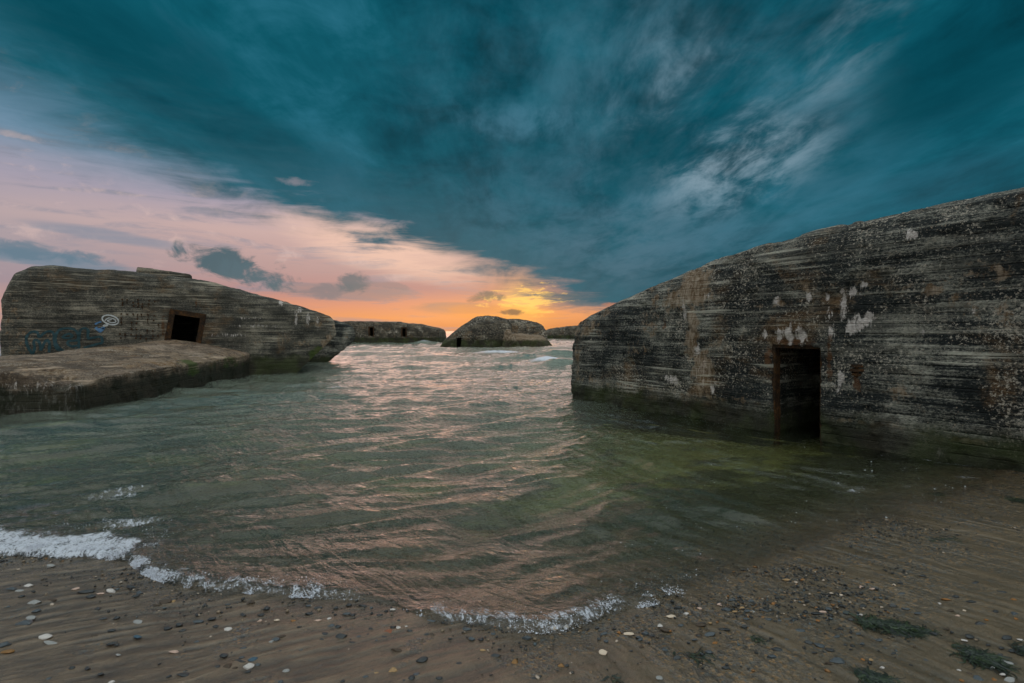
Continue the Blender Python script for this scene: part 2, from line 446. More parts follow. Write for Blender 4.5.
lipn = 0.7 + 0.6 * fbm(X * 7, Y * 3, octv=3, seed=91)
hl = (0.010 + 0.038 * ls * lipn)
lip = hl * (1 - np.exp(-np.maximum(s_, 0) / 0.022)) * np.exp(-np.maximum(s_ - 0.05, 0) / 0.22) - 0.02 * sstep(0.0, -0.05, s_)
Zw += lip
# second lace of foam left behind the first wave on the left and on the shallow at the right
foam = np.maximum(foam, ls * (1 + 0.35 * sstep(-2.4, -2.7, X)) * sstep(0.32 + 0.0 * X, 0.02, s_ - 0.22 * sstep(-2.3, -3.0, X) * 1.2 + 0.12 * fbm(X * 9, Y * 5, octv=3, seed=95)) * sstep(-0.02, 0.01, s_) * 0.80)
foam = np.maximum(foam, 0.85 * np.exp(-((X + 3.05) / 0.45) ** 2 - ((Y - 4.35) / 0.22) ** 2))
foam = np.maximum(foam, 0.75 * np.exp(-((X + 3.6) / 0.5) ** 2 - ((Y - 4.9) / 0.3) ** 2))
foam = np.maximum(foam, 0.62 * np.exp(-((X - 3.30) / 0.36) ** 2 - ((Y - 5.22) / 0.08) ** 2))
foam = np.maximum(foam, 0.55 * np.exp(-((X - 3.85) / 0.2) ** 2 - ((Y - 5.22) / 0.07) ** 2))
foam = np.maximum(foam, 0.85 * np.exp(-((X - 4.62) / 0.13) ** 2 - ((Y - 5.50) / 0.10) ** 2))
foam = np.maximum(foam, 0.75 * np.exp(-((X - 4.95) / 0.30) ** 2 - ((Y - 6.10 + 1.2 * (X - 4.95)) / 0.07) ** 2))
foam = np.maximum(foam, 0.55 * np.exp(-((X - 3.95) / 0.25) ** 2 - ((Y - 7.40 + 1.4 * (X - 3.95)) / 0.10) ** 2))
def seg_wash(x0, y0, x1, y1, side, width, st_, seed):
    L_ = math.hypot(x1 - x0, y1 - y0); tx, ty = (x1 - x0) / L_, (y1 - y0) / L_
    a_ = (X - x0) * tx + (Y - y0) * ty; d_ = ((X - x0) * -ty + (Y - y0) * tx) * side
    n_ = fbm(a_ * 1.7, a_ * 0 + seed, octv=4, seed=seed)
    return 0.62 * st_ * np.clip(0.25 + 2.0 * n_, 0, 1.2) * np.clip(0.7 + 1.2 * fbm(X * 6, Y * 6, octv=3, seed=seed + 9), 0.2, 1.3) * np.exp(-(np.maximum(d_, 0) / (width * (1 + n_))) ** 2) * (d_ > -0.15) * ((a_ > -0.1) & (a_ < L_ + 0.1))
foam = np.maximum(foam, seg_wash(1.34, 12.10, 5.40, 5.70, -1, 0.10, 0.85, 301))
foam = np.maximum(foam, seg_wash(-8.0, 9.9, -9.15, 18.9, -1, 0.16, 0.8, 302))
foam = np.maximum(foam, seg_wash(-9.2, 18.9, -7.6, 20.0, -1, 0.25, 0.9, 303))
foam = np.maximum(foam, seg_wash(-12.0, 9.25, -8.0, 9.9, -1, 0.12, 0.7, 304))
foam = np.maximum(foam, seg_wash(-6.5, 48.6, 3.9, 48.9, -1, 0.6, 0.8, 305))
foam = np.maximum(foam, seg_wash(-21, 66.8, -9, 66.8, -1, 0.8, 0.8, 306))
deep = 1 - np.exp(-np.maximum(s_, 0) * 0.085)
mw = mesh_np('water', np.stack([X, Y, Zw], 1), fc)
print('water verts', len(X))
add_attr(mw, 'deep', deep * (1 - 0.95 * right * sstep(16, 9, Y))); add_attr(mw, 'foam', foam); add_attr(mw, 'calm', calm); add_attr(mw, 'shore', s_)
m, t, o = new_mat('sea_water')
p = t.pos()
sd = t.attr('calm')
pa = t.mapping(p, (1, 1, 1), (0, 0, R(45)))
n1 = t.noise(t.mapping(pa, (3.6, 15.0, 3)), 1.0, 4, 0.56, 0.5)
n2 = t.noise(t.mapping(p, (1.1, 2.6, 1)), 1.0, 4, 0.55, 0.4)
n3 = t.noise(t.mapping(t.mapping(p, (1, 1, 1), (0, 0, R(20))), (11, 30, 8)), 1.0, 3, 0.6, 0.3)
hgt = n1 * 0.34 + n2 * 0.9 + n3 * 0.03
bp = t.node('ShaderNodeBump'); t.put(bp.inputs['Height'], hgt); bp.inputs['Distance'].default_value = 0.11
t.put(bp.inputs['Strength'], sd * 0.72 - 0.10)
nrm = E(t.nt, bp.outputs[0])
fr = t.node('ShaderNodeFresnel'); fr.inputs['IOR'].default_value = 1.333; t.link(nrm, fr.inputs['Normal'])
gl = t.node('ShaderNodeBsdfGlossy'); gl.inputs['Roughness'].default_value = 0.035; t.link(nrm, gl.inputs['Normal'])
gl.inputs['Color'].default_value = (1, 1, 1, 1)
tr = t.node('ShaderNodeBsdfTransparent'); t.put(tr.inputs['Color'], t.mix(t.attr('shore').ss(0.02, 0.9), (0.96, 0.95, 0.93), (0.84, 0.91, 0.80)))
df = t.node('ShaderNodeBsdfDiffuse'); t.put(df.inputs['Color'], t.mix(t.noise(p, 0.5, 3), (0.175, 0.208, 0.168), (0.235, 0.255, 0.200)))  # murk colour, lifted to make up for the pale sky reflection
m1 = t.node('ShaderNodeMixShader'); t.link(t.attr('deep') * 0.80 + 0.02, m1.inputs[0]); t.nt.links.new(tr.outputs[0], m1.inputs[1]); t.nt.links.new(df.outputs[0], m1.inputs[2])
m2 = t.node('ShaderNodeMixShader'); t.nt.links.new(fr.outputs[0], m2.inputs[0]); t.nt.links.new(m1.outputs[0], m2.inputs[1]); t.nt.links.new(gl.outputs[0], m2.inputs[2])
fa = t.attr('foam')
ps = t.mapping(p, (1, 1, 1), (0, 0, R(-25)))
fn = t.noise(t.mapping(ps, (30, 12, 20)), 1.0, 6, 0.74, 0.9) * 0.65 + t.noise(p, 90, 4, 0.7) * 0.35
ff = (fa.min(1.4) * 0.70 + (fn - 0.5) * 2.8).ss(0.48, 0.85) * fa.ss(0.04, 0.25)
fd = t.node('ShaderNodeBsdfDiffuse'); fd.inputs['Color'].default_value = (0.66, 0.67, 0.74, 1); t.link(t.bump(fn, 0.8, 0.03), fd.inputs['Normal'])
m3 = t.node('ShaderNodeMixShader'); t.link(ff * 0.88, m3.inputs[0])
tt = t.node('ShaderNodeBsdfTransparent'); me_ = t.node('ShaderNodeMixShader')      # the film of water thins to nothing on the flat sand
t.link((t.attr('shore') + (t.noise(p, 6, 4) - 0.5) * 0.16).ss(0.0, 0.18).max(sd.ss(0.95, 0.995)), me_.inputs[0])
t.nt.links.new(tt.outputs[0], me_.inputs[1]); t.nt.links.new(m2.outputs[0], me_.inputs[2]); t.nt.links.new(me_.outputs[0], m3.inputs[1]); t.nt.links.new(fd.outputs[0], m3.inputs[2])
t.nt.links.new(m3.outputs[0], o.inputs['Surface'])
water = new_obj('water', mw, m); tag(water, kind='structure')

tick('water')
# froth: uncountable bubbles along the lip of the wave
def ico(sub=1):
    bm = bmesh.new(); bmesh.ops.create_icosphere(bm, subdivisions=sub, radius=1.0)
    v = np.array([x.co[:] for x in bm.verts]); f = np.array([[x.index for x in fc_.verts] for fc_ in bm.faces]); bm.free()
    return v, f
iv, if_ = ico(1)
def blobs(name, P, S, squash=0.8, rot=True):
    n = len(P)
    a = rng.uniform(0, 6.28, n)
    V = np.repeat(iv[None], n, 0) * (1 + 0.28 * rng.normal(size=(n, len(iv), 1)).clip(-1.5, 1.5))
    V = V * np.stack([S, S * rng.uniform(0.6, 1.0, n), S * squash * rng.uniform(0.6, 1.0, n)], 1)[:, None, :]
    c, s = np.cos(a)[:, None], np.sin(a)[:, None]
    V = np.stack([V[..., 0] * c - V[..., 1] * s, V[..., 0] * s + V[..., 1] * c, V[..., 2]], -1) + P[:, None, :]
    Fs = (if_[None] + (np.arange(n) * len(iv))[:, None, None]).reshape(-1, 3)
    return mesh_np(name, V.reshape(-1, 3), Fs, True)
def water_z(x, y):
    s = y - ys(x); l = lip_strength(x)
    h = (0.010 + 0.038 * l * (0.7 + 0.6 * fbm(x * 7, y * 3, octv=3, seed=91)))
    return h * (1 - np.exp(-np.maximum(s, 0) / 0.022)) * np.exp(-np.maximum(s - 0.05, 0) / 0.22)
nf = 220000
fx = rng.uniform(-4.6, 1.3, nf)
wd_ = np.where(fx < -2.45, 0.26, 0.085)
fs = rng.gamma(1.1, 1.0, nf) * wd_ * 0.55 - 0.012
fy = ys(fx) + fs
den = 0.55 * lip_strength(fx) * np.clip(-0.05 + 2.2 * fbm(fx * 6 + fy * 5, fy * 11 - fx * 3, octv=3, seed=97), 0, 1) * np.clip(0.6 + 1.4 * fbm(fx * 3.1, fx * 0, octv=2, seed=99), 0.1, 1)
k = rng.uniform(0, 1, nf) < den * np.where(fs < wd_, 1, 0.35)
fx, fy, fs = fx[k], fy[k], fs[k]
P = np.stack([fx, fy, np.maximum(water_z(fx, fy), beach_z(fx, fy)) + rng.exponential(0.005, len(fx))], 1)
S = np.clip(rng.lognormal(math.log(0.0019), 0.45, len(fx)), 0.001, 0.006)
# loose flecks on the sheltered water
n2_ = 120
gx2 = rng.uniform(0.6, 4.6, n2_); gy2 = ys(gx2) + rng.gamma(1.6, 0.55, n2_)
k = (1.34 + (12.1 - gy2) / 6.4 * 4.06 - gx2) > 0.15
gx2, gy2 = gx2[k], gy2[k]
P2 = np.stack([gx2, gy2, np.full(len(gx2), 0.012)], 1); S2 = np.clip(rng.lognormal(math.log(0.0032), 0.5, len(gx2)), 0.0015, 0.009)
mfroth = blobs('foam', np.concatenate([P, P2]), np.concatenate([S, S2]))
m, t, o = new_mat('sea_foam')
b = principled(t, o, (0.66, 0.67, 0.74), 0.6, None, 0.3)
foam_o = new_obj('foam', mfroth, m)
tag(foam_o, 'white froth along the lip of the small waves running up the sand', 'foam', kind='stuff')

tick('foam')
# ------------------------------------------------------------------ bunkers
def loft(stations):
    bm = bmesh.new(); rings = [[bm.verts.new(p) for p in st] for st in stations]
    n = len(rings[0])
    for a, b in zip(rings, rings[1:]):
        for i in range(n):
            bm.faces.new((a[i], a[(i + 1) % n], b[(i + 1) % n], b[i]))
    bm.faces.new(rings[0][::-1]); bm.faces.new(rings[-1])
    return from_bm('loft', bm, False)

def solid(name, base_mesh, cuts, voxel, disp, boards=0.0, seed=1, chips=0.0):
    """Cut openings, remesh to an even skin, then weather the skin."""
    tmp = bpy.data.objects.new('tmp_body', base_mesh); col.objects.link(tmp)
    tools = []
    if cuts:
        bm = bmesh.new()
        for c, s, rot in cuts: bm_box(bm, c, s, rot)
        cm = from_bm('cut', bm, False)
        co = bpy.data.objects.new('tmp_cut', cm); col.objects.link(co); tools.append(co)
        md = tmp.modifiers.new('b', 'BOOLEAN'); md.operation = 'DIFFERENCE'; md.object = co; md.solver = 'EXACT'
    md = tmp.modifiers.new('r', 'REMESH'); md.mode = 'VOXEL'; md.voxel_size = voxel
    dg = bpy.context.evaluated_depsgraph_get(); dg.update()
    me = bpy.data.meshes.new_from_object(tmp.evaluated_get(dg)); me.name = name
    for q in [tmp] + tools:
        bpy.data.objects.remove(q)
    nv = len(me.vertices)
    co = np.empty(nv * 3, np.float32); me.vertices.foreach_get('co', co); co = co.reshape(-1, 3).astype(float)
    no = np.empty(nv * 3, np.float32); me.vertices.foreach_get('normal', no); no = no.reshape(-1, 3)
    x, y, z = co.T
    d = disp * fbm(x * 1.1, y * 1.1, z * 1.1, octv=5, seed=seed, gain=0.55)
    if boards:
        bid = np.floor(z / 0.13 + 0.4 * fbm(x * 0.2, y * 0.2, octv=2, seed=seed + 3))
        seg = np.floor(x / 2.7 + bid * 0.37)
        d += boards * (_hash(_u(bid), _u(seg), _u(bid * 0), seed) - 0.5) * 2
    if chips:
        c = fbm(x * 2.3, y * 2.3, z * 2.3, octv=4, seed=seed + 50)
        d -= chips * sstep(0.22, 0.42, c)
        c2 = fbm(x * 6.5, y * 6.5, z * 8.5, octv=3, seed=seed + 60)
        d -= chips * 0.5 * sstep(0.25, 0.40, c2)
    co += no * d[:, None]
    me.vertices.foreach_set('co', co.astype(np.float32).ravel())
    me.polygons.foreach_set('use_smooth', np.ones(len(me.polygons), bool))
    me.update()
    return me, co

def stain(me, co, name, blobs_, seed=0):
    """blobs: (x, z, rx, rz, strength) on the wall's own plane."""
    v = np.zeros(len(co))
    wxn = 0.25 * fbm(co[:, 0] * 2.5, co[:, 2] * 2.5, octv=4, seed=seed + 7)
    wzn = 0.25 * fbm(co[:, 0] * 2.5 + 30, co[:, 2] * 2.5, octv=4, seed=seed + 8)
    for bx, bz, rx, rz, st in blobs_:
        q = ((co[:, 0] - bx) / rx + wxn) ** 2 + ((co[:, 2] - bz) / rz + wzn) ** 2
        v = np.maximum(v, st * np.exp(-q * 1.2))
    add_attr(me, name, v)

class Wall:
    """A wall plane through two ground points; local x along it, y into the block, z up."""
    def __init__(s, A, B):
        s.A = Vector((A[0], A[1], 0)); d = Vector((B[0] - A[0], B[1] - A[1], 0)); s.L = d.length
        s.t = d.normalized(); s.n = Vector((-s.t.y, s.t.x, 0)); s.rz = math.atan2(s.t.y, s.t.x)
    def hit(s, px, py, off=0.0):
        v = pix_dir(px, py); O = Vector((0, 0, CAM_Z)); Q = s.A + s.n * off
        k = (Q - O).dot(s.n) / v.dot(s.n); P = O + v * k
        return (P - s.A).dot(s.t), P.z
    def depth(s, px, py, off=0.0):
        v = pix_dir(px, py); return (s.A + s.n * off - Vector((0, 0, CAM_Z))).dot(s.n) / v.dot(s.n)

# ---- big dark bunker on the right
WR = Wall((1.34, 12.10), (5.40, 5.70))

def pix_stains(wall, lst):
    out = []
    for px, py, w, h, st in lst:
        s0, z0 = wall.hit(px, py); s1, _ = wall.hit(px + w, py); _, z1 = wall.hit(px, py - h)
        out.append((s0, z0, max(abs(s1 - s0), 0.03) * 1.25, max(abs(z1 - z0), 0.03) * 1.2, st))
    return out

def read_co(me):
    co = np.empty(len(me.vertices) * 3, np.float32); me.vertices.foreach_get('co', co)
    return co.reshape(-1, 3).astype(float)

roof = [(568, 341), (574, 329.5), (600, 311), (630, 297), (660, 284), (690, 270), (725, 257), (760, 244.5), (805, 233), (850, 223), (895, 214), (940, 205), (982, 196), (1024, 187)]
hs = [WR.hit(px, py, 0.42) for px, py in roof]
st = []
def ring_r(x, Hh, lean=0.0):
    return [(x + lean * 0.0, 0.0, -1.3), (x - lean * 0.5, 0.0, max(Hh - 0.75, 0.25)), (x - lean, 0.05, Hh - 0.34), (x - lean, 0.18, Hh - 0.10), (x - lean, 0.42, Hh), (x, 2.2, Hh + 0.12), (x, 5.0, Hh + 0.05), (x, 5.0, -1.3)]
xs_ = np.array([h[0] for h in hs]); zs_ = np.array([h[1] for h in hs])
st.append(ring_r(0.0, float(zs_[0]) + 0.05, 0.10))
for xq in (0.12, 0.35, 0.7, 1.1, 1.6, 2.1, 2.6, 3.1, 3.7, 4.3, 5.0, 5.7, 6.5, 7.3):
    st.append(ring_r(xq, float(np.interp(xq, xs_, zs_)), 0.10 * max(0, 1 - xq)))
for xq in (8.5, 10.0, 11.5): st.append(ring_r(xq, float(zs_[-1]) + 0.06 * (xq - 7.5)))
d0, _ = WR.hit(771.5, 390); d1, dz = WR.hit(821, 345.5)
dzt = WR.hit(796, 346)[1]
niche, nz = WR.hit(662, 325)
me, co = solid('bunker_wall', loft(st), [(((d0 + d1) / 2, 1.6, dzt / 2 - 0.6), (d1 - d0, 3.8, dzt + 1.2), None)], 0.028, 0.055, 0.004, 3, 0.035)
co = read_co(me)
stain(me, co, 'guano', pix_stains(WR, [(684, 310, 2.0, 13, 1.0), (696, 350, 5, 10, .75), (703, 370, 6, 12, .8), (672, 381, 5, 6, .9), (713, 386, 3, 7, .8), (667, 378, 2, 4, .8),
    (779, 337, 4, 9, .9), (789, 335, 6, 12, .95), (801, 333, 4, 10, .9), (804, 336, 3, 6, 1.), (763, 334, 3, 5, .9), (843, 303, 4, 15, 1.0), (841, 290, 4, 5, .9), (829, 315, 3, 8, .9), (832, 331, 4, 8, .9),
    (851, 328, 6, 8, 1.0), (861, 322, 8, 8, 1.0), (868, 318, 5, 6, 1.0), (852, 292, 7, 5, .85), (862, 285, 5, 5, .85), (810, 297, 4, 5, .8), (776, 301, 5, 5, .75), (826, 296, 3, 4, .9), (840, 380, 4, 9, .9), (836, 388, 3, 7, .9),
    (911, 233, 7, 6, .85), (706, 296, 3, 4, .9), (972, 311, 5, 5, .6), (918, 303, 5, 6, .5), (940, 452, 1.5, 6, 1.0), (921, 332, 4, 3, .6)]), 3)
stain(me, co, 'crust', pix_stains(WR, [(690, 288, 18, 20, 1.1), (675, 300, 18, 14, .85), (692, 330, 7, 30, 1.0), (703, 368, 10, 22, 1.1), (657, 300, 10, 16, .55), (650, 322, 14, 18, .5), (585, 327, 16, 9, .7), (600, 312, 12, 6, .6),
    (577, 360, 5, 40, .55), (590, 378, 6, 10, .5), (640, 350, 14, 8, .5), (780, 303, 26, 7, .5), (830, 286, 40, 6, .55), (620, 385, 60, 4, .5), (700, 395, 60, 5, .5), (925, 290, 40, 12, .5), (1000, 270, 60, 14, .5), (960, 300, 40, 14, .42),
    (1020, 385, 12, 10, .5), (900, 395, 30, 14, .4), (650, 285, 15, 8, .45), (860, 422, 60, 4, .55), (960, 440, 60, 4, .55), (1010, 315, 50, 20, .42), (690, 275, 14, 8, 1.0)]), 4)
stain(me, co, 'rust', pix_stains(WR, [(768, 360, 5, 30, .8), (830, 360, 4, 30, .75), (795, 342, 30, 4, .8), (857, 383, 5, 12, .95), (663, 325, 5, 14, .6), (655, 306, 8, 10, .4), (1020, 430, 10, 12, .4)]), 5)
stain(me, co, 'algae', pix_stains(WR, [(620, 385, 30, 5, .35), (700, 400, 50, 7, .4), (930, 448, 20, 5, .5), (950, 452, 14, 5, .5)]), 6)
big = empty('bunker', WR.A, WR.rz)
tag(big, 'largest dark concrete bunker with a tall flooded doorway and white bird streaks', 'bunker', 'wartime bunkers sinking into the sea')
new_obj('bunker_wall', me, M_right, big)
def frame_mesh(x0, x1, z0, z1, t_, y0, dep, seed=0, bottom=False):
    bm = bmesh.new()
    bm_box(bm, (x0 + t_ / 2, y0, (z0 + z1 - t_) / 2), (t_, dep, z1 - z0 - t_ - 0.004))
    bm_box(bm, (x1 - t_ / 2, y0, (z0 + z1 - t_) / 2), (t_, dep, z1 - z0 - t_ - 0.004))
    bm_box(bm, ((x0 + x1) / 2, y0, z1 - t_ / 2), (x1 - x0, dep, t_))
    bmesh.ops.subdivide_edges(bm, edges=bm.edges, cuts=6, use_grid_fill=True)
    for v in bm.verts:
        n = fbm([v.co.x * 9], [v.co.y * 9], [v.co.z * 9], octv=3, seed=seed)[0]
        v.co += Vector((0.010 * n, 0.006 * n, 0.008 * n))
    return from_bm('door_frame', bm, False)
new_obj('door_frame', frame_mesh(d0 - 0.02, d1 + 0.02, -0.5, dzt + 0.02, 0.055, 0.10, 0.13, 2), M_rust, big)
# rusty hinge stub beside the door: two collars on a worn pin
hx, hz = WR.hit(857, 369); bm = bmesh.new()
for k, (dz_, r_, L_) in enumerate(((0.045, 0.085, 0.035), (-0.015, 0.095, 0.035), (-0.07, 0.075, 0.03), (-0.02, 0.05, 0.16))):
    q = bmesh.ops.create_cone(bm, cap_ends=True, segments=20, radius1=r_, radius2=r_ * 0.95, depth=L_)
    bmesh.ops.transform(bm, matrix=Matrix.Translation((hx, 0.03, hz + dz_)), verts=q['verts'])
new_obj('hinge_stub', from_bm('hinge_stub', bm, False), M_rust, big)

tick('right bunker')
# ---- graffiti bunker on the left
WL = Wall((-14.5, 15.4), (-7.3, 20.2))
roofL = [(2, 300), (8, 278), (25, 266.5), (60, 265.5), (100, 269), (135, 272), (192, 278), (230, 286), (262, 296), (300, 306), (325, 314), (336, 318.5)]
hl_ = [WL.hit(px, py, 0.30) for px, py in roofL]
xl = np.array([h[0] for h in hl_]); zl = np.array([h[1] for h in hl_])
LL = WL.hit(300, 371)[0]; LT = WL.hit(336, 322)[0]; ztop = WL.hit(336, 322)[1]
def ring_l(x, Hh, sh=0.0, yb=7.0, y0=0.0):
    zk = 1.35
    def X_(z): return x + sh * min(0.0, z - zk) / zk
    return [(X_(-0.8), y0, -0.8), (X_(0.0), y0, 0.0), (x, y0, zk), (x, y0, max(Hh - 0.40, zk + 0.02)), (x, y0 + 0.10, Hh - 0.12), (x, y0 + 0.30, Hh), (x, y0 + 2.5, Hh + 0.05), (x, yb, Hh), (X_(-0.8), yb, -0.8)]
st = []
for f_ in (0.0, 0.03, 0.07, 0.12, 0.2, 0.3, 0.4, 0.5, 0.58, 0.66, 0.74, 0.82, 0.88, 0.94, 0.985, 1.0):
    xq = xl[0] + (LT - xl[0]) * f_
    st.append(ring_l(xq, float(np.interp(xq, xl, zl)) - (0.10 if f_ == 1.0 else 0), (LT - LL) * max(0, (f_ - 0.55) / 0.45) ** 1.5))
dl0, dt0 = WL.hit(168, 312.5); dl1, dt1 = WL.hit(198, 317); tlt = math.atan2(dt1 - dt0, dl1 - dl0)
dc = ((dl0 + dl1) / 2, 1.6, (dt0 + dt1) / 2 - 0.85); dwid = abs(dl1 - dl0)
me, co = solid('bunker_wall', loft(st), [(dc, (dwid, 4.0, 1.7), Matrix.Rotation(-tlt, 4, 'Y'))], 0.045, 0.06, 0.005, 13, 0.02)
co = read_co(me)
stain(me, co, 'guano', pix_stains(WL, [(300, 310, 3, 4, .7), (308, 320, 2, 8, .7), (318, 322, 2, 8, .7), (296, 318, 2, 10, .6), (282, 303, 3, 3, .8), (258, 326, 30, 2, .5), (230, 335, 22, 2, .5), (250, 318, 16, 1.5, .5)]), 13)
stain(me, co, 'crust', pix_stains(WL, [(320, 325, 8, 6, .6), (300, 345, 14, 6, .5), (285, 338, 10, 6, .4), (255, 342, 10, 4, .45), (30, 345, 40, 25, .42), (10, 310, 14, 40, .4), (329, 338, 3, 5, 1.0), (324, 345, 3, 5, 1.0), (318, 352, 3, 5, 1.0), (311, 360, 3, 5, .9), (334, 326, 2, 6, .8), (210, 300, 16, 4, .35)]), 14)  # includes a paler brown line down the slanting right edge
stain(me, co, 'rust', pix_stains(WL, [(163, 325, 2, 14, .9), (200, 322, 3, 8, .8), (196, 303, 1.2, 6, 1.0), (182, 312, 16, 2, .7), (150, 335, 8, 6, .4)]), 15)
stain(me, co, 'algae', pix_stains(WL, [(314, 356, 7, 7, 1.0), (318, 350, 5, 5, .9), (305, 366, 6, 4, .6)]), 16)
gb = empty('bunker', WL.A, WL.rz)
tag(gb, 'tilted concrete bunker with teal graffiti and rust framed window opening', 'bunker', 'wartime bunkers sinking into the sea')
wall_l = new_obj('bunker_wall', me, M_left, gb)
bvh = BVHTree.FromPolygons([tuple(c) for c in co], [tuple(p.vertices) for p in me.polygons])
def on_wall(px, py, lift=0.012):
    s0, z0 = WL.hit(px, py)
    h = bvh.ray_cast(Vector((s0, -1.5, z0)), Vector((0, 1, 0)))
    yv = h[0].y if h[0] is not None else 0.0
    return Vector((s0, min(yv, 0.12) - lift, z0))
fr_m = frame_mesh(-dwid / 2 - 0.10, dwid / 2 + 0.10, -0.80, 0.85 + 0.12, 0.16, 0.0, 0.10, 12)
fo_ = new_obj('window_frame', fr_m, M_rust, gb); fo_.location = (dc[0], 0.01, dc[2]); fo_.rotation_euler = (0, -tlt, 0)
# rear block of the same bunker, standing further out
st = []
def ring_b(x, Hh, sh):
    return [(x - sh * 1.9, 4.9, -0.8), (x - sh * 1.15, 4.9, 0.0), (x - sh * 0.06, 4.9, min(0.95, Hh - 0.5)), (x, 4.9, Hh - 0.40), (x, 5.0, Hh - 0.10), (x, 5.25, Hh), (x, 9.5, Hh - 0.05), (x - sh * 1.9, 9.5, -0.8)]
WB = Wall(WL.A + WL.n * 4.9, WL.A + WL.n * 4.9 + WL.t * 5)
zb0 = WB.hit(338, 319.5)[1]; xb1, zb1 = WB.hit(355.5, 328.5); xb0 = WB.hit(338, 319)[0]
for xq, hh_, sh in ((2.0, zb0 + 0.5, 0), (xb0 - 2, zb0 + 0.25, 0.1), (xb0, zb0, 0.5), (xb0 + (xb1 - xb0) * 0.4, zb0 - 0.10, 0.75), (xb0 + (xb1 - xb0) * 0.75, zb0 - 0.24, 0.95), (xb1, zb1 + 0.05, 1.15)):
    st.append(ring_b(xq, hh_, sh))
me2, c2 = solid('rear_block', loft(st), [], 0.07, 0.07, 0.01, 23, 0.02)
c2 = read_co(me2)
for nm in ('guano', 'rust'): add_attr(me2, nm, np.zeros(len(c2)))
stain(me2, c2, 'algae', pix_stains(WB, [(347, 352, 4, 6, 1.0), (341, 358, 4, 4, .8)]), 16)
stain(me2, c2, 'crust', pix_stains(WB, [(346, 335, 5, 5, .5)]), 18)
new_obj('rear_block', me2, M_right, gb)  # darker material than the front block, to set the two apart
# thicker step of the roof slab
s0, z0 = WL.hit(136, 269, 0.9); s1, z1 = WL.hit(192, 277, 0.9)
bm = bmesh.new(); tl = math.atan2(z1 - z0, s1 - s0)
bm_box(bm, ((s0 + s1) / 2, 2.2, (z0 + z1) / 2 - 0.10), (math.hypot(s1 - s0, z1 - z0), 2.6, 0.40), Matrix.Rotation(-tl, 4, 'Y'))
me3, c3 = solid('roof_step', from_bm('s', bm, False), [], 0.06, 0.06, 0, 29, 0.02)
for nm in ('guano', 'rust', 'algae', 'crust'): add_attr(me3, nm, np.zeros(len(me3.vertices)))
new_obj('roof_step', me3, M_left, gb)
# rows of rusted bolts in the wall, each a small stub with its run of rust
bolt_m = []
for i in range(4):
    bm = bmesh.new()
    q = bmesh.ops.create_cone(bm, cap_ends=True, segments=8, radius1=0.024, radius2=0.017, depth=0.06)
    bmesh.ops.transform(bm, matrix=Matrix.Rotation(R(90 + 12 * (i - 1.5)), 4, 'X'), verts=q['verts'])
    L_ = (0.05, 0.10, 0.14, 0.07)[i]
    if i % 2: bm_box(bm, (0.004 * (i - 1), -0.004, -L_ / 2 - 0.008), (0.013, 0.012, L_))
    mm = from_bm('rusty_bolt', bm, False); mm.materials.append(M_rust); bolt_m.append(mm)
for ry in (75, 98, 120, 180, 215, 243, 290, 328, 352):
    for rx in (157, 192, 237, 272, 303, 348, 392, 432):
        if random.random() < 0.28: continue
        pxx, pyy = 100 + (rx + (352 - ry) * 0.06 - 8 + random.uniform(-4, 4)) / 7.314, 290 + (ry + (rx - 290) * 0.05 + random.uniform(-4, 4)) / 7.314
        if pxx > 158.5: continue
        bo = bpy.data.objects.new('rusty_bolt', bolt_m[random.randrange(4)]); col.objects.link(bo); bo.parent = gb
        bo.location = on_wall(pxx, pyy, 0.006); bo.scale = (1.1, 1.0, 1.2)
# sprayed lettering
def stroke(bm, pts, w):
    dense = []
    n = len(pts)
    for i in range(n - 1):
        p0 = pts[max(i - 1, 0)]; p1 = pts[i]; p2 = pts[i + 1]; p3 = pts[min(i + 2, n - 1)]
        for k in range(8):
            u = k / 8
            dense.append(tuple(0.5 * (2 * b + (c - a) * u + (2 * a - 5 * b + 4 * c - d) * u * u + (-a + 3 * b - 3 * c + d) * u ** 3) for a, b, c, d in zip(p0, p1, p2, p3)))
    dense.append(pts[-1])
    P = [on_wall(*q) for q in dense]
    prev = None
    for i, p in enumerate(P):
        tn = (P[min(i + 1, len(P) - 1)] - P[max(i - 1, 0)]); tn.y = 0
        tn = tn.normalized() if tn.length > 1e-6 else Vector((1, 0, 0))
        nn = Vector((-tn.z, 0, tn.x)) * w * 0.5 * random.uniform(0.8, 1.15)
        a, b = bm.verts.new(p + nn), bm.verts.new(p - nn)
        if prev: bm.faces.new((prev[0], a, b, prev[1]))
        prev = (a, b)
def zc(l): return [(x / 3.795, 250 + y / 3.795) for x, y in l]
GL = [zc([(124, 396), (109, 372), (100, 345), (103, 325), (122, 310), (142, 314), (150, 331), (166, 316), (190, 308), (205, 322), (206, 345), (214, 372), (230, 382)]),
      zc([(124, 396), (132, 372), (128, 350), (136, 340), (150, 352), (156, 382)]), zc([(156, 382), (168, 352), (180, 342), (188, 356), (186, 388)]),
      zc([(236, 381), (216, 360), (210, 332), (222, 306), (250, 297), (282, 302), (297, 322), (292, 342), (262, 345), (258, 356), (274, 366), (300, 360)]),
      zc([(240, 326), (262, 318), (274, 326), (262, 334), (240, 332), (240, 326)]), zc([(236, 381), (262, 386), (296, 376)]),
      zc([(300, 378), (300, 340), (304, 306), (320, 297), (334, 304), (334, 334), (352, 333), (384, 330), (389, 352)]), zc([(389, 352), (350, 362), (318, 372)])]
bm = bmesh.new()
for g_ in GL: stroke(bm, g_, 0.07)
new_obj('graffiti', from_bm('graffiti', bm), M_spray, gb)
bm = bmesh.new()
stroke(bm, [(110.4 + 8.2 * math.cos(a), 319.9 + 1.5 * math.cos(a) + 4.6 * math.sin(a)) for a in [i * 0.4488 for i in range(15)]], 0.04)
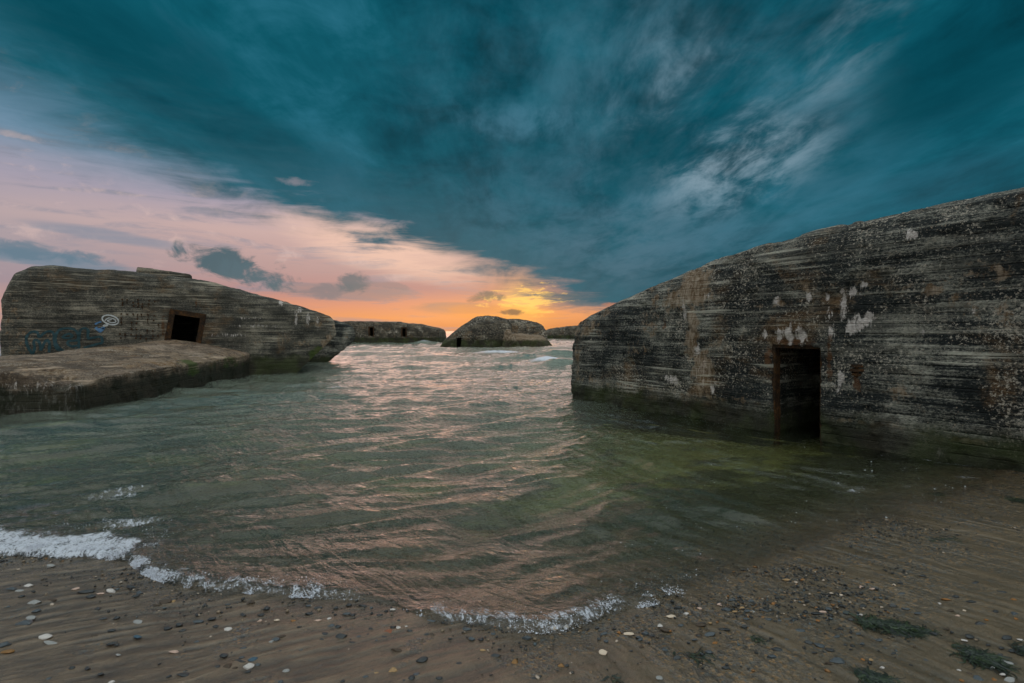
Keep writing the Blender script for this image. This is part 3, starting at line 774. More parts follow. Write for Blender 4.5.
stroke(bm, zc([(398, 268), (412, 258), (432, 262), (440, 272), (424, 276), (408, 268), (424, 264)]), 0.03)
stroke(bm, zc([(400, 285), (394, 288), (410, 284)]), 0.06)
new_obj('white_tag', from_bm('white_tag', bm), M_spraywhite, gb)
bm = bmesh.new(); stroke(bm, zc([(360, 282), (372, 276), (384, 272)]), 0.05); stroke(bm, zc([(362, 294), (374, 302), (392, 296), (380, 308), (370, 300)]), 0.08)
new_obj('blue_tag', from_bm('blue_tag', bm), M_sprayblue, gb)

tick('left bunker')
# ---- broken slab lying in front of it
def slab():
    n, k = 90, 60
    A = Vector((-8.0, 9.9)); B = Vector((-9.15, 18.9)); C = Vector((-14.6, 15.9)); D = Vector((-12.6, 9.2))
    V = []; top = {}
    zA, zB, zC, zD = 0.63, 0.72, 0.86, 0.60
    for j in range(k + 1):
        for i in range(n + 1):
            u, v = i / n, j / k           # u along the long side, v from the seaward edge to the wall
            P = (A.lerp(B, u)).lerp(D.lerp(C, u), v)
            zn = float(np.interp(v, [0, 0.10, 0.26, 1.0], [0.64, 0.70, 0.82, 0.88]))
            zw = float(np.interp(v, [0, 0.15, 0.36, 0.55, 0.75, 0.9, 1.0], [0.72, 0.98, 1.22, 1.12, 0.90, 0.55, 0.32]))
            k_ = u ** 1.6
            z = zn * (1 - k_) + zw * k_
            V.append((P.x, P.y, z))
    V = np.array(V); ng = len(V)
    x, y = V[:, 0], V[:, 1]
    V[:, 2] += 0.05 * fbm(x * 0.9, y * 0.9, octv=5, seed=41) + 0.012 * fbm(x * 6, y * 6, octv=3, seed=42)
    uu = np.tile(np.arange(n + 1) / n, k + 1); vv = np.repeat(np.arange(k + 1) / k, n + 1)
    # broken away along the near end
    br = sstep(0.09 + 0.07 * fbm(vv * 9, vv * 0, octv=3, seed=43), 0.0, uu)
    V[:, 2] -= br * (0.03 + 0.14 * np.abs(fbm(x * 3, y * 3, octv=4, seed=45))) + 0.20 * np.exp(-((x + 8.25) / 0.45) ** 2 - ((y - 10.0) / 0.5) ** 2) * (0.5 + fbm(x * 4, y * 4, octv=3, seed=48))
    edge = sstep(0.06, 0.0, vv); V[:, 2] -= 0.07 * edge * (0.6 + 0.8 * fbm(x * 4, y * 4, octv=3, seed=46))
    Vb = V.copy(); Vb[:, 2] = -0.6
    F_ = grid_faces(n + 1, k + 1)
    faces = [tuple(int(q) for q in f) for f in F_] + [tuple(int(q + ng) for q in f[::-1]) for f in F_]
    bo = [i for i in range(n + 1)] + [j * (n + 1) + n for j in range(1, k + 1)] + [k * (n + 1) + i for i in range(n - 1, -1, -1)] + [j * (n + 1) for j in range(k - 1, 0, -1)]
    for a, b in zip(bo, bo[1:] + bo[:1]): faces.append((b, a, a + ng, b + ng))
    m_ = bpy.data.meshes.new('s'); m_.from_pydata([tuple(q) for q in np.concatenate([V, Vb])], [], faces); m_.update()
    bm = bmesh.new(); bm.from_mesh(m_); return from_bm('slab', bm, False)
org = Vector((-10.5, 13.0, 0))
sm = slab(); sm.transform(Matrix.Translation(-org))
me4, c4 = solid('concrete_slab', sm, [], 0.04, 0.05, 0, 47, 0.03)
c4 = read_co(me4)
wxy = c4 + np.array(org)
add_attr(me4, 'guano', 0.42 * sstep(10.6, 10.0, wxy[:, 1]) * sstep(0.68, 0.5, c4[:, 2]))
tops = sstep(0.45, 0.62, c4[:, 2])
add_attr(me4, 'crust', tops * 0.55 * sstep(-0.2, 0.5, fbm(wxy[:, 0] * 0.8, wxy[:, 1] * 0.8, octv=4, seed=55) + 0.1))
add_attr(me4, 'rust', tops * 0.5 * sstep(-0.1, 0.5, fbm(wxy[:, 0] * 0.7, wxy[:, 1] * 0.7, octv=4, seed=56)) * sstep(15.5, 12, wxy[:, 1]))
add_attr(me4, 'algae', (0.45 + 0.5 * fbm(wxy[:, 1] * 0.9, wxy[:, 0] * 0.9, octv=3, seed=58)) * 1.2 * sstep(12.0, 15.0, wxy[:, 1]) * sstep(0.15, 0.4, c4[:, 2]) * sstep(0.80, 0.66, c4[:, 2]))
sl = new_obj('concrete_slab', me4, M_slab); sl.location = org
tag(sl, 'broken flat concrete slab with green algae edge in front of the graffiti bunker', 'concrete slab')

tick('slab')
# ---- domed bunker in the gap
def far_ring(x, y0, y1, Hh, rnd, b=-0.8):
    return [(x, y0, b), (x, y0 + 0.06 * rnd, max(Hh * 0.45, b + 0.1)), (x, y0 + 0.35 * rnd, max(Hh * 0.8, b + 0.15)), (x, y0 + rnd, max(Hh, b + 0.2)), (x, (y0 + y1) / 2, max(Hh + 0.1, b + 0.25)), (x, y1, max(Hh, b + 0.2)), (x, y1, b)]
def px_prof(lst, d): return [((px - 512) / F * d, CAM_Z + (HOR - py) / F * d) for px, py in lst]
D2 = 49.0
prof = px_prof([(440.5, 347), (442, 342), (447, 337), (455, 330), (466, 322.5), (478, 316.5), (487, 316), (498, 317.5), (508, 320), (511, 324)], D2 + 1)
st = [far_ring(x - 0, 0.0 + 0.25 * abs(x + 3.2) ** 1.2 * 0.25, 8.0, z, 1.6) for x, z in prof]
dom = empty('bunker', (0, D2, 0))
tag(dom, 'dome shaped bunker with two broken lobes standing under the golden glow', 'bunker', 'wartime bunkers sinking into the sea')
sx0 = (459 - 512) / F * D2
me5, c5 = solid('bunker_wall', loft(st), [((sx0, 0.6, 0.35), (0.42, 2.5, 1.1), None)], 0.09, 0.15, 0.01, 51, 0.06)
def blank(me_, **kw):
    for nm in ('guano', 'rust', 'algae', 'crust'): add_attr(me_, nm, np.full(len(me_.vertices), kw.get(nm, 0.0)))
blank(me5, crust=0.25, guano=0.12); new_obj('bunker_wall', me5, M_far, dom)
prof = px_prof([(503, 321.5), (508, 319.5), (516, 319.5), (528, 320.8), (538, 323), (544, 326.5), (547, 331), (547.5, 338)], D2 + 3)
st = [far_ring(x, 3.0, 9.0, z, 1.0) for x, z in prof]
me6, _ = solid('rear_block', loft(st), [], 0.09, 0.17, 0.01, 53, 0.06); blank(me6, crust=0.3); new_obj('rear_block', me6, M_far, dom)
prof = px_prof([(502, 345), (504, 333), (507, 329.5), (510, 331), (514, 339), (519, 345), (522, 349)], D2 - 1)
st = [far_ring(x, -1.2, 0.6, z, 0.3) for x, z in prof]
me7, _ = solid('broken_corner', loft(st), [], 0.06, 0.22, 0, 57, 0.12); blank(me7, crust=1.0, algae=0.4, guano=0.45); new_obj('broken_corner', me7, M_far, dom)
prof = px_prof([(509, 333), (520, 333.5), (535, 334.5), (544, 336), (550, 341), (556, 348)], D2)
st = [[(x, 0.2, -0.6), (x, 0.3, max(z - 0.55, -0.5)), (x, 0.8, max(z - 0.1, -0.3)), (x, 3.2, max(z, -0.2)), (x, 3.2, -0.6)] for x, z in prof]
me8, _ = solid('fallen_side', loft(st), [], 0.07, 0.12, 0, 59, 0.05); blank(me8, crust=0.8, algae=0.2); new_obj('fallen_side', me8, M_far, dom)

# ---- long low bunker with two openings, further out on the left
D3 = 67.0
prof = px_prof([(338, 322), (346, 321.3), (352, 321.5), (380, 322), (396.5, 322.2), (397.5, 323.4), (416, 324.5), (428, 327), (437, 329), (439.5, 332), (440.3, 342)], D3 + 0.4)
st = [far_ring(x, 0.0, 7.0, z, 0.45) for x, z in prof]
lo = empty('bunker', (0, D3, 0))
tag(lo, 'long low bunker with two dark doorways, far out behind the graffiti bunker', 'bunker', 'wartime bunkers sinking into the sea')
cuts = []; fb = bmesh.new()
for cx, ct, cb in ((371.3, 327.3, 336.5), (404, 328, 337)):
    x = (cx - 512) / F * D3; zt, zb_ = CAM_Z + (HOR - ct) / F * D3, CAM_Z + (HOR - cb) / F * D3
    cuts.append(((x, 0.5, (zt + zb_) / 2), (0.52, 2.4, zt - zb_), None))
me9, _ = solid('bunker_wall', loft(st), cuts, 0.08, 0.10, 0.02, 61, 0.03); blank(me9, crust=0.28, guano=0.1); new_obj('bunker_wall', me9, M_far, lo)
for (x, y_, zc_), (w_, _, h_), _r in cuts:
    f_m = frame_mesh(-w_ / 2 - 0.1, w_ / 2 + 0.1, -h_ / 2, h_ / 2 + 0.1, 0.14, 0, 0.12, 63)
    q = new_obj('door_frame', f_m, M_rust, lo); q.location = (x, 0.03, zc_)
# ---- farthest one, half hidden by the big wall
D4 = 105.0
prof = px_prof([(545.5, 338), (546.5, 331.5), (552, 329), (560, 327.8), (570, 326.8), (585, 325.5), (605, 325), (620, 330), (622, 338)], D4 + 0.5)
st = [far_ring(x, 0.0, 8.0, z, 1.2) for x, z in prof]
fa_ = empty('bunker', (0, D4, 0))
tag(fa_, 'most distant bunker, a low dark hump partly hidden behind the largest bunker', 'bunker', 'wartime bunkers sinking into the sea')
me10, _ = solid('bunker_wall', loft(st), [], 0.14, 0.25, 0.02, 67, 0.05); blank(me10, crust=0.2); new_obj('bunker_wall', me10, M_far, fa_)

tick('bunkers')
# ------------------------------------------------------------------ pebbles on the sand
def pebble_mesh(seed, flat):
    bm = bmesh.new(); bmesh.ops.create_icosphere(bm, subdivisions=3, radius=0.5)
    r = random.Random(seed)
    cuts_ = [(Vector((r.gauss(0, 1), r.gauss(0, 1), r.gauss(0, 1))).normalized(), r.uniform(0.20, 0.42)) for _ in range(9)]
    P = np.array([v.co[:] for v in bm.verts])
    nn = fbm(P[:, 0] * 2 + seed, P[:, 1] * 2, P[:, 2] * 2, octv=3, seed=seed)
    for v, n in zip(bm.verts, nn):
        c = v.co.copy()
        for d_, k_ in cuts_:
            q = c.dot(d_)
            if q > k_: c -= d_ * (q - k_) * 0.8
        v.co = c * (1 + 0.24 * n); v.co.z *= flat
    return from_bm('pebble', bm)
VAR = [pebble_mesh(300 + i, (0.55, 0.42, 0.65, 0.5)[i % 4]) for i in range(8)]
_pm = {}
def peb_data(c, i):
    if (c, i) not in _pm:
        m_ = VAR[i].copy(); m_.materials.append(PEB[c]); _pm[(c, i)] = m_
    return _pm[(c, i)]
GROUP = 'pebbles scattered on the wet sand'
npeb = 0
def pebble(px, py, w, h, c, label, rot=None, var=None):
    global npeb
    P, d = ground_at(px, py)
    o_ = bpy.data.objects.new('pebble', peb_data(c, npeb % 8 if var is None else var)); col.objects.link(o_)
    wm = w * d / F * (0.84 if c in ('white', 'grey', 'cream') else 1.0)
    dep = min(max(h * d / F * 1.25, 0.45 * wm), 1.15 * wm)
    o_.location = P + Vector((0, 0, 0.0015 + 0.0 * dep))
    o_.rotation_euler = (random.uniform(-.15, .15), random.uniform(-.15, .15), rot if rot is not None else random.uniform(-.35, .35))
    o_.scale = (wm * 1.12, dep, min(wm, dep) * 0.95)
    tag(o_, label, 'pebble', GROUP); npeb += 1
    return o_
# the ones that stand out, each with its own words
for q in (
    (25, 623.5, 22, 9, 'slate', 'long dark slate pebble, largest flat oval lying on the streaked sand'),
    (31, 618, 15, 6, 'grey', 'pale grey pebble tucked directly behind the long dark slate oval'),
    (35, 603, 16, 7, 'grey', 'rounded pale grey pebble resting on small dark stones above the long slate oval'),
    (36, 611, 8, 5, 'slate', 'small slate pebble between the rounded pale grey one and the long slate oval'),
    (4, 645, 15, 10, 'slate', 'large blue grey pebble cut off by the picture edge'),
    (8, 652.5, 13, 7, 'amber', 'orange brown pebble touching the large blue grey pebble at the picture edge'),
    (44, 637.5, 20, 8, 'white', 'long pale tapering pebble below the long slate oval'),
    (50, 643, 19, 5, 'grey', 'flat pale sliver of stone just below the long tapering pebble'),
    (12, 589, 14, 5, 'slate', 'flat slate pebble near the foot of the thick left foam'),
    (20, 591, 10, 4, 'grey', 'flat pale stone beside the slate pebble under the thick left foam'),
    (29, 586, 10, 5, 'white', 'small white stone at the end of the row under the thick left foam'),
    (75.6, 589, 7, 4.5, 'pink', 'small pink pebble alone under the end of the thick left foam'),
    (112, 591, 13, 6, 'white', 'white rounded pebble near the gap between the two foam lips'),
    (101, 594, 7, 3, 'pink', 'thin pinkish stone touching the white rounded pebble near the gap'),
    (90, 597, 10, 5.5, 'black', 'black oval pebble below and left of the white rounded pebble'),
    (165, 602, 13, 8, 'brown', 'dark brown lumpy pebble, biggest of the cluster below the middle foam lip'),
    (173, 602, 6, 5, 'tan', 'small tan pebble leaning on the dark brown lumpy one'),
    (138, 622, 12, 5.5, 'grey', 'mottled grey and white pebble on bare sand between slate stones'),
    (138, 637, 9, 4, 'blue', 'dull blue sliver of stone on the smooth sand'),
    (174, 652, 9, 4, 'pink', 'flat pinkish shell-like stone alone on smooth sand'),
    (112, 682, 8, 5, 'white', 'white pebble at the very bottom edge of the picture'),
    (228, 630, 11, 6.5, 'white', 'bright white oblong stone tilted on the sand, alone under the middle foam lip'),
    (248, 667, 13, 8, 'white', 'bright white flat stone in the cluster of dark stones'),
    (252, 660, 9, 7.5, 'blue', 'round blue slate pebble just above the bright white flat stone'),
    (227, 667, 13, 8.5, 'brown', 'dark brown round pebble, largest dark stone beside the bright white flat one'),
    (224, 655.5, 8, 7, 'black', 'black pebble on top of the cluster of dark stones'),
    (240, 661.7, 14, 4, 'black', 'thin black stone between the blue slate pebble and the dark brown one'),
    (184, 675, 13, 6, 'black', 'black oval pebble alone left of the dark cluster with the white stone'),
    (294, 621, 6, 3.5, 'orange', 'small orange pebble in the row of stones under the middle foam lip'),
    (277, 620.7, 7, 4, 'cream', 'cream pebble just left of the small orange pebble'),
    (317, 621, 9, 3.5, 'pink', 'flat pink pebble just right of the small orange pebble'),
    (329, 619, 5.5, 4.5, 'white', 'small white pebble right of the flat pink pebble'),
    (271, 642.5, 8, 6, 'grey', 'half pale half dark pebble at the end of a line of black stones'),
    (286, 671, 8, 4.5, 'grey', 'pale grey pebble alone right of the bright white flat stone'),
    (341, 637, 12, 8, 'black', 'largest black pebble of the loose group between the two foam lips'),
    (389, 632, 10, 6, 'red', 'red brown pebble under the gap in the foam'),
    (399, 628, 7, 6, 'white', 'white rounded pebble close to the red brown one'),
    (406, 627, 5, 3, 'white', 'tiny white chip right beside the white rounded pebble near the red brown one'),
    (396.6, 650.5, 13, 5, 'brown', 'long dark brown pebble below the red brown one'),
    (421, 660.5, 12, 9, 'black', 'large black blocky pebble standing on smooth sand'),
    (392.5, 671, 12, 7, 'tan', 'tan oval pebble, largest tan stone near the bottom'),
    (458.7, 664, 6, 5, 'black', 'small round black pebble alone between the blocky black stone and the amber one'),
    (496, 656, 10, 5, 'black', 'black crescent shaped pebble left of the amber pebble'),
    (515, 662.4, 7, 6.5, 'amber', 'bright amber pebble alone on smooth sand'),
    (439.6, 678, 8, 5.5, 'black', 'dark pebble at the bottom right of the tan oval stone'),
    (393, 610, 7, 3.5, 'white', 'small white stone up in the gap of the foam'),
    (526.5, 638, 9, 5, 'slate', 'slate pebble just under the brightest foam tongue'),
    (553.4, 628.7, 10, 7.5, 'cream', 'cream stone washed by the brightest foam tongue'),
    (566.4, 627, 8, 5, 'white', 'small white stone right beside the cream stone in the foam tongue'),
    (628.5, 634, 12, 5, 'cream', 'cream oval pebble next to a row of dark stones'),
    (603, 652.4, 10, 9, 'cream', 'angular cream stone standing alone on smooth sand'),
    (660, 626, 7, 5, 'white', 'small white pebble beside a dark stone below the thin wave edge'),
    (665.6, 630, 11, 6, 'brown', 'dark brown stone beside the small white pebble below the thin wave edge'),
    (671.6, 617, 12, 5, 'cream', 'flat cream pebble with a grey middle below the thin wave edge'),
    (685.7, 614, 7, 3.5, 'white', 'flat white pebble right of the flat cream one'),
    (699, 608.6, 5, 3.5, 'pink', 'pale pink pebble at the end of the thin wave edge'),
    (561, 665.8, 8, 6, 'amber', 'dark amber pebble touching a small dark stone below the foam tongue'),
    (659, 678, 8, 5, 'grey', 'mottled grey pebble near the bottom edge by dark weed threads'),
    (715, 643, 5.5, 3, 'orange', 'small bright orange pebble on bare sand left of the gravel'),
    (837.6, 661, 15, 8, 'slate', 'wide pale slate stone, largest below the green weed strip'),
    (819.6, 645.5, 10, 7, 'slate', 'dark slate lump up and left of the wide pale slate stone'),
    (773, 657, 9, 6, 'slate', 'slate pebble just below a long flat dark stone'),
    (776, 650, 13, 6, 'black', 'long flat dark stone on the olive sand'),
    (725, 668, 8, 5, 'black', 'black pebble alone at the lower end of the sandy slope'),
    (980, 624, 14, 6, 'black', 'large dark stone right of the green weed strip'),
    (964, 640.5, 7, 3, 'white', 'flat whitish stone above the round weed clump'),
    (1009, 680, 13, 7, 'grey', 'pale grey stone in the bottom corner'),
    (978, 679, 11, 7, 'slate', 'dark slate stone left of the pale grey stone in the bottom corner'),
    (1009, 663, 10, 4.5, 'grey', 'pale greenish grey stone right of the round weed clump'),
    (959, 671, 7, 3.5, 'white', 'small white stone just under the round weed clump'),
    (882, 668, 5, 3.5, 'white', 'tiny white pebble between the weed strip and the dark bottom weed'),
    (945, 599.6, 8, 3.5, 'orange', 'flat orange pebble in the gravel above the large dark stone'),
    (939.6, 603.7, 4, 4, 'white', 'tiny bright white pebble beside the flat orange one'),
    (823, 612, 8, 3, 'pink', 'flat peach pebble on the gravel slope left of the weed strip'),
    (773.7, 604, 5, 4, 'orange', 'orange pebble in the middle of the gravel bank'),
    (719.7, 604.6, 6, 3.5, 'pink', 'pink pebble where the gravel meets the thin wave edge'),
    (768, 619.4, 8, 5, 'slate', 'rounded slate pebble on the gravel slope below the orange one'),
    (1014, 600, 5, 4, 'orange', 'orange pebble at the far edge of the bare sand by the picture edge'),
    (50, 566, 12, 5, 'grey', 'pale stone half covered by the thick left foam'),
):
    pebble(*q)
ZL = [(150, 'small dark pebble on the streaked sand below the thick left foam'),
      (350, 'small dark pebble on the sand below the middle foam lip'),
      (540, 'small dark pebble on the smooth sand below the brightest foam tongue'),
      (700, 'small dark pebble near the cream stones below the thin wave edge'),
      (860, 'small dark pebble on the gravel slope left of the green weed strip'),
      (1100, 'small dark pebble around the green weed strip and weed clump')]
def zlabel(px): return next(l for lim, l in ZL if px < lim)
dark = [(85, 592, 16, 4), (98, 609, 8, 5), (130, 587, 10, 4), (140, 593, 8, 5), (136, 596, 7, 4), (158, 605, 9, 4), (112, 631, 8, 5), (167, 629, 9, 6), (111, 644, 10, 4), (117, 645, 5, 4),
    (72, 668, 5.5, 4.5), (88, 668.5, 6, 4.5), (49, 679, 5, 3), (101, 674, 6, 4), (169, 677, 5, 4), (21, 597, 6, 4), (52, 600, 10, 4), (8, 607, 6, 3), (95, 636, 6, 3), (117, 618, 6, 4), (103, 619, 8, 3),
    (216.6, 626.4, 7, 5), (199, 622, 10, 5), (178.5, 625, 8, 5), (182, 631, 7, 3.5), (197, 642, 7, 3.5), (212, 619, 8, 5), (243.5, 615, 7, 4), (261, 615, 7, 4), (267.6, 608, 6, 5), (281.5, 637, 9, 4.5), (275, 640, 9, 6),
    (309, 614, 8, 6), (331.6, 626, 9, 6), (325, 634, 7, 5), (338, 627, 7, 5), (251, 602.7, 8, 3.5), (281.5, 681.5, 6, 5), (243, 648.7, 8, 3.5), (280, 651.5, 4, 3), (301, 650.5, 4, 3), (204.5, 605, 6, 4), (217, 667, 6, 5), (258, 665, 5, 4), (248, 672, 6, 3), (235, 668, 6, 4), (242, 658, 5, 4),
    (342, 682, 6, 4), (346, 614, 8, 4), (336, 608, 6, 4), (318, 608, 8, 4), (322, 640, 5, 4), (349, 605, 6, 4), (243, 637, 6, 3), (228, 605, 6, 3), (308, 606, 7, 3),
    (365, 677, 6, 4), (422, 641, 5, 4), (426, 635, 6, 4), (432, 635, 6, 4), (367, 635, 8, 4), (353, 642.6, 8, 4), (357.6, 637.5, 8, 4), (363, 606, 10, 4), (409.6, 631, 6, 4), (398.5, 621, 6, 4.5), (493, 634, 4.5, 3.5), (472, 639, 7, 4.5), (481, 639.4, 6, 5), (467, 629, 10, 4.5), (417, 675, 7, 6), (410.5, 678.7, 8, 7),
    (430, 621, 10, 3), (376, 641, 5, 3), (384, 637, 6, 3), (371, 629, 5, 3), (353, 615, 6, 5), (380, 615, 7, 4), (404, 681, 5, 4), (372, 671, 4, 3), (450, 639, 4, 3), (436, 607, 8, 3),
    (534, 678.7, 6, 4), (552, 649, 4.5, 4), (567, 665.7, 4.5, 3.5), (606, 641, 5, 4), (640.6, 639.8, 6, 3.5), (645, 633.6, 7, 5), (638, 637.5, 6, 4), (641.5, 647, 6, 4), (664.7, 650, 6, 3.5), (677, 658, 9, 5), (702, 624, 9, 4), (699, 635.7, 7, 4), (652.6, 636, 5, 3.5), (677.7, 607.7, 8, 4.5), (708, 652, 6, 5), (597, 627.7, 6, 4), (603.5, 633.8, 7, 3.5), (599, 639, 4, 3.5), (614, 628.5, 4, 4), (631, 651, 4, 3), (616, 610, 6, 3), (680, 626, 7, 4), (694, 640, 6, 3), (637, 616, 5, 4),
    (701, 625, 9, 4.5), (710, 634.7, 12, 6), (699, 636, 7, 5), (709, 652, 8, 5), (725, 630, 12, 5), (726, 610, 10, 6), (743.5, 627, 7, 4), (760, 627.5, 7, 4), (799, 631, 11, 5.5), (809, 643, 8, 5), (828.6, 663.5, 9, 4), (830, 650, 9, 5), (818, 614, 13, 5), (786, 640, 6, 3.5), (793, 620, 5, 4), (779, 621, 6, 4), (748, 611, 9, 4), (765, 611, 9, 4), (732, 600, 9, 4), (746, 619, 7, 4), (815, 653, 6, 3), (840, 629, 6, 4), (836, 637, 7, 4), (845, 645, 5, 3), (858, 634, 5, 3), (846, 613, 6, 5), (829, 609, 7, 4), (776, 647, 5, 3), (727, 665, 4, 3), (862, 644, 5, 3), (806, 601, 6, 4), (751, 601, 8, 4),
    (969, 636.5, 8, 6), (1006.5, 638, 12, 6), (926, 661, 6, 4), (879, 640, 8, 4), (894, 653.6, 6, 3), (970.5, 602, 9, 4), (917, 613.6, 8, 4), (1014.6, 614, 9, 5), (901, 594, 8, 4), (893, 606, 7, 4), (863, 606, 7, 4), (906, 609, 8, 4), (947, 629, 6, 3), (934, 634, 7, 4), (914, 647, 4, 3), (988, 645, 6, 3), (1001, 648, 6, 3.5), (1000, 655, 6, 3), (969, 674, 6, 4), (1002, 592, 9, 4), (976, 583, 8, 4), (955, 597, 7, 4), (922, 576, 7, 4), (900, 583, 7, 3), (842, 662, 6, 4), (851, 620, 6, 4), (1012, 651, 7, 4), (885, 648, 4, 3), (951, 611, 7, 4), (995, 612, 7, 4)]
for (px, py, w, h) in dark:
    pebble(px, py, w, h, random.choices(['black', 'slate', 'brown'], [6, 3, 1])[0], zlabel(px))
light_l = [(118, 655, 6, 3, 'grey'), (260, 621, 6, 3.5, 'pink'), (376, 673.5, 6, 3, 'tan'), (483, 650.5, 6, 3, 'tan'), (619, 632.7, 4, 3, 'orange'), (670, 631, 4, 3, 'orange'), (735, 612, 5, 3, 'tan'), (786, 580, 8, 3, 'tan'), (802, 580, 5, 3, 'orange'), (861, 587, 5, 3.5, 'pink'),
    (841, 595, 4, 3, 'cream'), (753, 612, 5, 3, 'grey'), (894, 585, 4, 3, 'cream'), (872, 589, 6, 3, 'pink'), (868, 583, 5, 3, 'orange'), (964, 611, 4, 3, 'cream'), (957, 616, 5, 3, 'pink'), (1016, 619, 5, 3, 'orange'), (986, 620, 4, 3, 'orange'), (863, 660, 4, 3, 'orange'), (871, 660, 5, 3, 'tan'), (1020, 640, 8, 3.5, 'white'), (1003, 675, 6, 4, 'white'), (992, 668, 5, 3, 'grey'), (961, 681, 5, 4, 'orange'), (994, 680, 5, 4, 'orange'), (861, 615, 4, 3, 'white'), (818, 621, 4, 3, 'orange'), (742, 608, 6, 3, 'tan'), (710, 623, 4, 3, 'tan')]
for (px, py, w, h, c) in light_l:
    pebble(px, py, w, h, c, 'small %s pebble among the %s' % ({'grey': 'pale grey', 'white': 'white'}.get(c, c), 'dark stones on the smooth sand' if px < 700 else 'dark gravel near the green weed'))
# gravel too fine to count
ng = 34000
gx_ = rng.uniform(-3.4, 4.3, ng); gy_ = ys(gx_) + np.where(gx_ > 0.8, rng.normal(-0.15, 0.42, ng), -rng.gamma(1.3, 0.16, ng) + 0.05)
den = (0.10 + 0.9 * sstep(0.7, 1.7, gx_)) * np.clip(0.35 + 1.5 * fbm(gx_ * 2.2, gy_ * 3.1, octv=4, seed=121), 0, 1)
den *= np.where(gx_ > 3.2, sstep(4.25, 3.9, gy_), 1)
k = (rng.uniform(0, 1, ng) < den) & (gy_ > 2.1) & (gy_ < 5.3)
gx_, gy_ = gx_[k], gy_[k]
gS = np.clip(rng.lognormal(math.log(0.0048), 0.45, len(gx_)), 0.002, 0.013)
mg = blobs('gravel', np.stack([gx_, gy_, beach_z(gx_, gy_) + gS * 0.25], 1), gS, 0.6)
m, t, o = new_mat('mixed_gravel')
rnd = t.out(t.node('ShaderNodeNewGeometry'), 8)
cc = t.ramp(rnd, [(0.0, (0.020, 0.022, 0.024)), (0.50, (0.05, 0.045, 0.038)), (0.62, (0.10, 0.080, 0.055)), (0.74, (0.20, 0.145, 0.095)), (0.86, (0.07, 0.09, 0.10)), (0.91, (0.22, 0.10, 0.03)), (0.945, (0.42, 0.33, 0.26))], 'CONSTANT')
principled(t, o, cc, 0.45, None, 0.4)
tag(new_obj('gravel', mg, m), 'fine mixed gravel strewn over the sand by the water', 'gravel', kind='stuff')

tick('pebbles')
# ------------------------------------------------------------------ seaweed
def weed(px0, py0, px1, py1, spread, n, label, lenr=(0.04, 0.10), seed=0, hump=0.012):
    r = random.Random(seed); P0, d0_ = ground_at(px0, py0); P1, d1_ = ground_at(px1, py1)
    c = (P0 + P1) / 2; bm = bmesh.new()
    for i in range(n):
        u = r.random(); p = P0.lerp(P1, u) - c + Vector((r.gauss(0, spread * 0.6), r.gauss(0, spread), 0))
        a = math.atan2(P1.y - P0.y, P1.x - P0.x) + r.gauss(0, 0.8); L = r.uniform(*lenr); w = r.uniform(0.0015, 0.006)
        z0_ = r.uniform(0.001, hump) * math.exp(-((u - .5) * 2) ** 2); ph = r.uniform(0, 6); bend = r.gauss(0, 1.2); prev = None
        q = p.copy()
        for k_ in range(7):
            f_ = k_ / 6
            aa = a + bend * f_ + 0.5 * math.sin(ph + 5 * f_)
            q = q + Vector((math.cos(aa), math.sin(aa), 0)) * L / 6
            zz = 0.001 + 0.5 * z0_ * math.sin(math.pi * min(1, f_ * 0.9 + 0.1)) + 0.003 * math.sin(ph + 9 * f_) ** 2
            ww = w * (1 - 0.75 * f_ ** 2)
            nn = Vector((-math.sin(aa), math.cos(aa), 0.3 * math.sin(ph))) * ww
            vv = [bm.verts.new(Vector((q.x, q.y, zz)) + nn), bm.verts.new(Vector((q.x, q.y, zz + 0.0012))), bm.verts.new(Vector((q.x, q.y, zz)) - nn)]
            if prev:
                bm.faces.new((prev[0], vv[0], vv[1], prev[1])); bm.faces.new((prev[1], vv[1], vv[2], prev[2]))
            prev = vv
    o_ = new_obj('seaweed_clump', from_bm('seaweed_clump', bm), M_weed); o_.location = c
    tag(o_, label, 'seaweed', 'seaweed washed up on the sand')
weed(856, 622, 925, 632, 0.014, 420, 'long strip of dark green seaweed lying below the gravel bank', seed=1)
weed(962, 655, 990, 660, 0.022, 300, 'round tangled dark seaweed clump with pale green tips among white stones', seed=2)
weed(856, 679, 886, 681, 0.010, 160, 'blackish seaweed tuft at the bottom edge of the picture', seed=3)
weed(1013, 648, 1030, 652, 0.014, 120, 'bright green seaweed tuft cut off by the picture edge', seed=4)
weed(753, 637, 763, 642, 0.006, 46, 'tiny green seaweed tuft on the olive sand left of the slate lump', (0.02, 0.05), seed=5)
weed(676, 652, 704, 656, 0.004, 14, 'thin brown weed thread trailing from a dark pebble on smooth sand', (0.06, 0.12), seed=6, hump=0.004)
weed(608, 675, 618, 682, 0.004, 12, 'small twist of brown weed at the bottom below the cream stone', (0.03, 0.07), seed=7, hump=0.005)
weed(925, 541, 960, 540, 0.03, 60, 'dark weed scraps stranded on the sand beneath the big wall', (0.02, 0.06), seed=8, hump=0.005)
weed(934, 494, 948, 497, 0.03, 130, 'dark weed patch lying where the water meets the bare sand', (0.03, 0.09), seed=9, hump=0.006)
weed(1006, 500, 1024, 501, 0.03, 110, 'dark weed scrap under the big wall by the picture edge', (0.03, 0.10), seed=10, hump=0.006)

tick('weed')
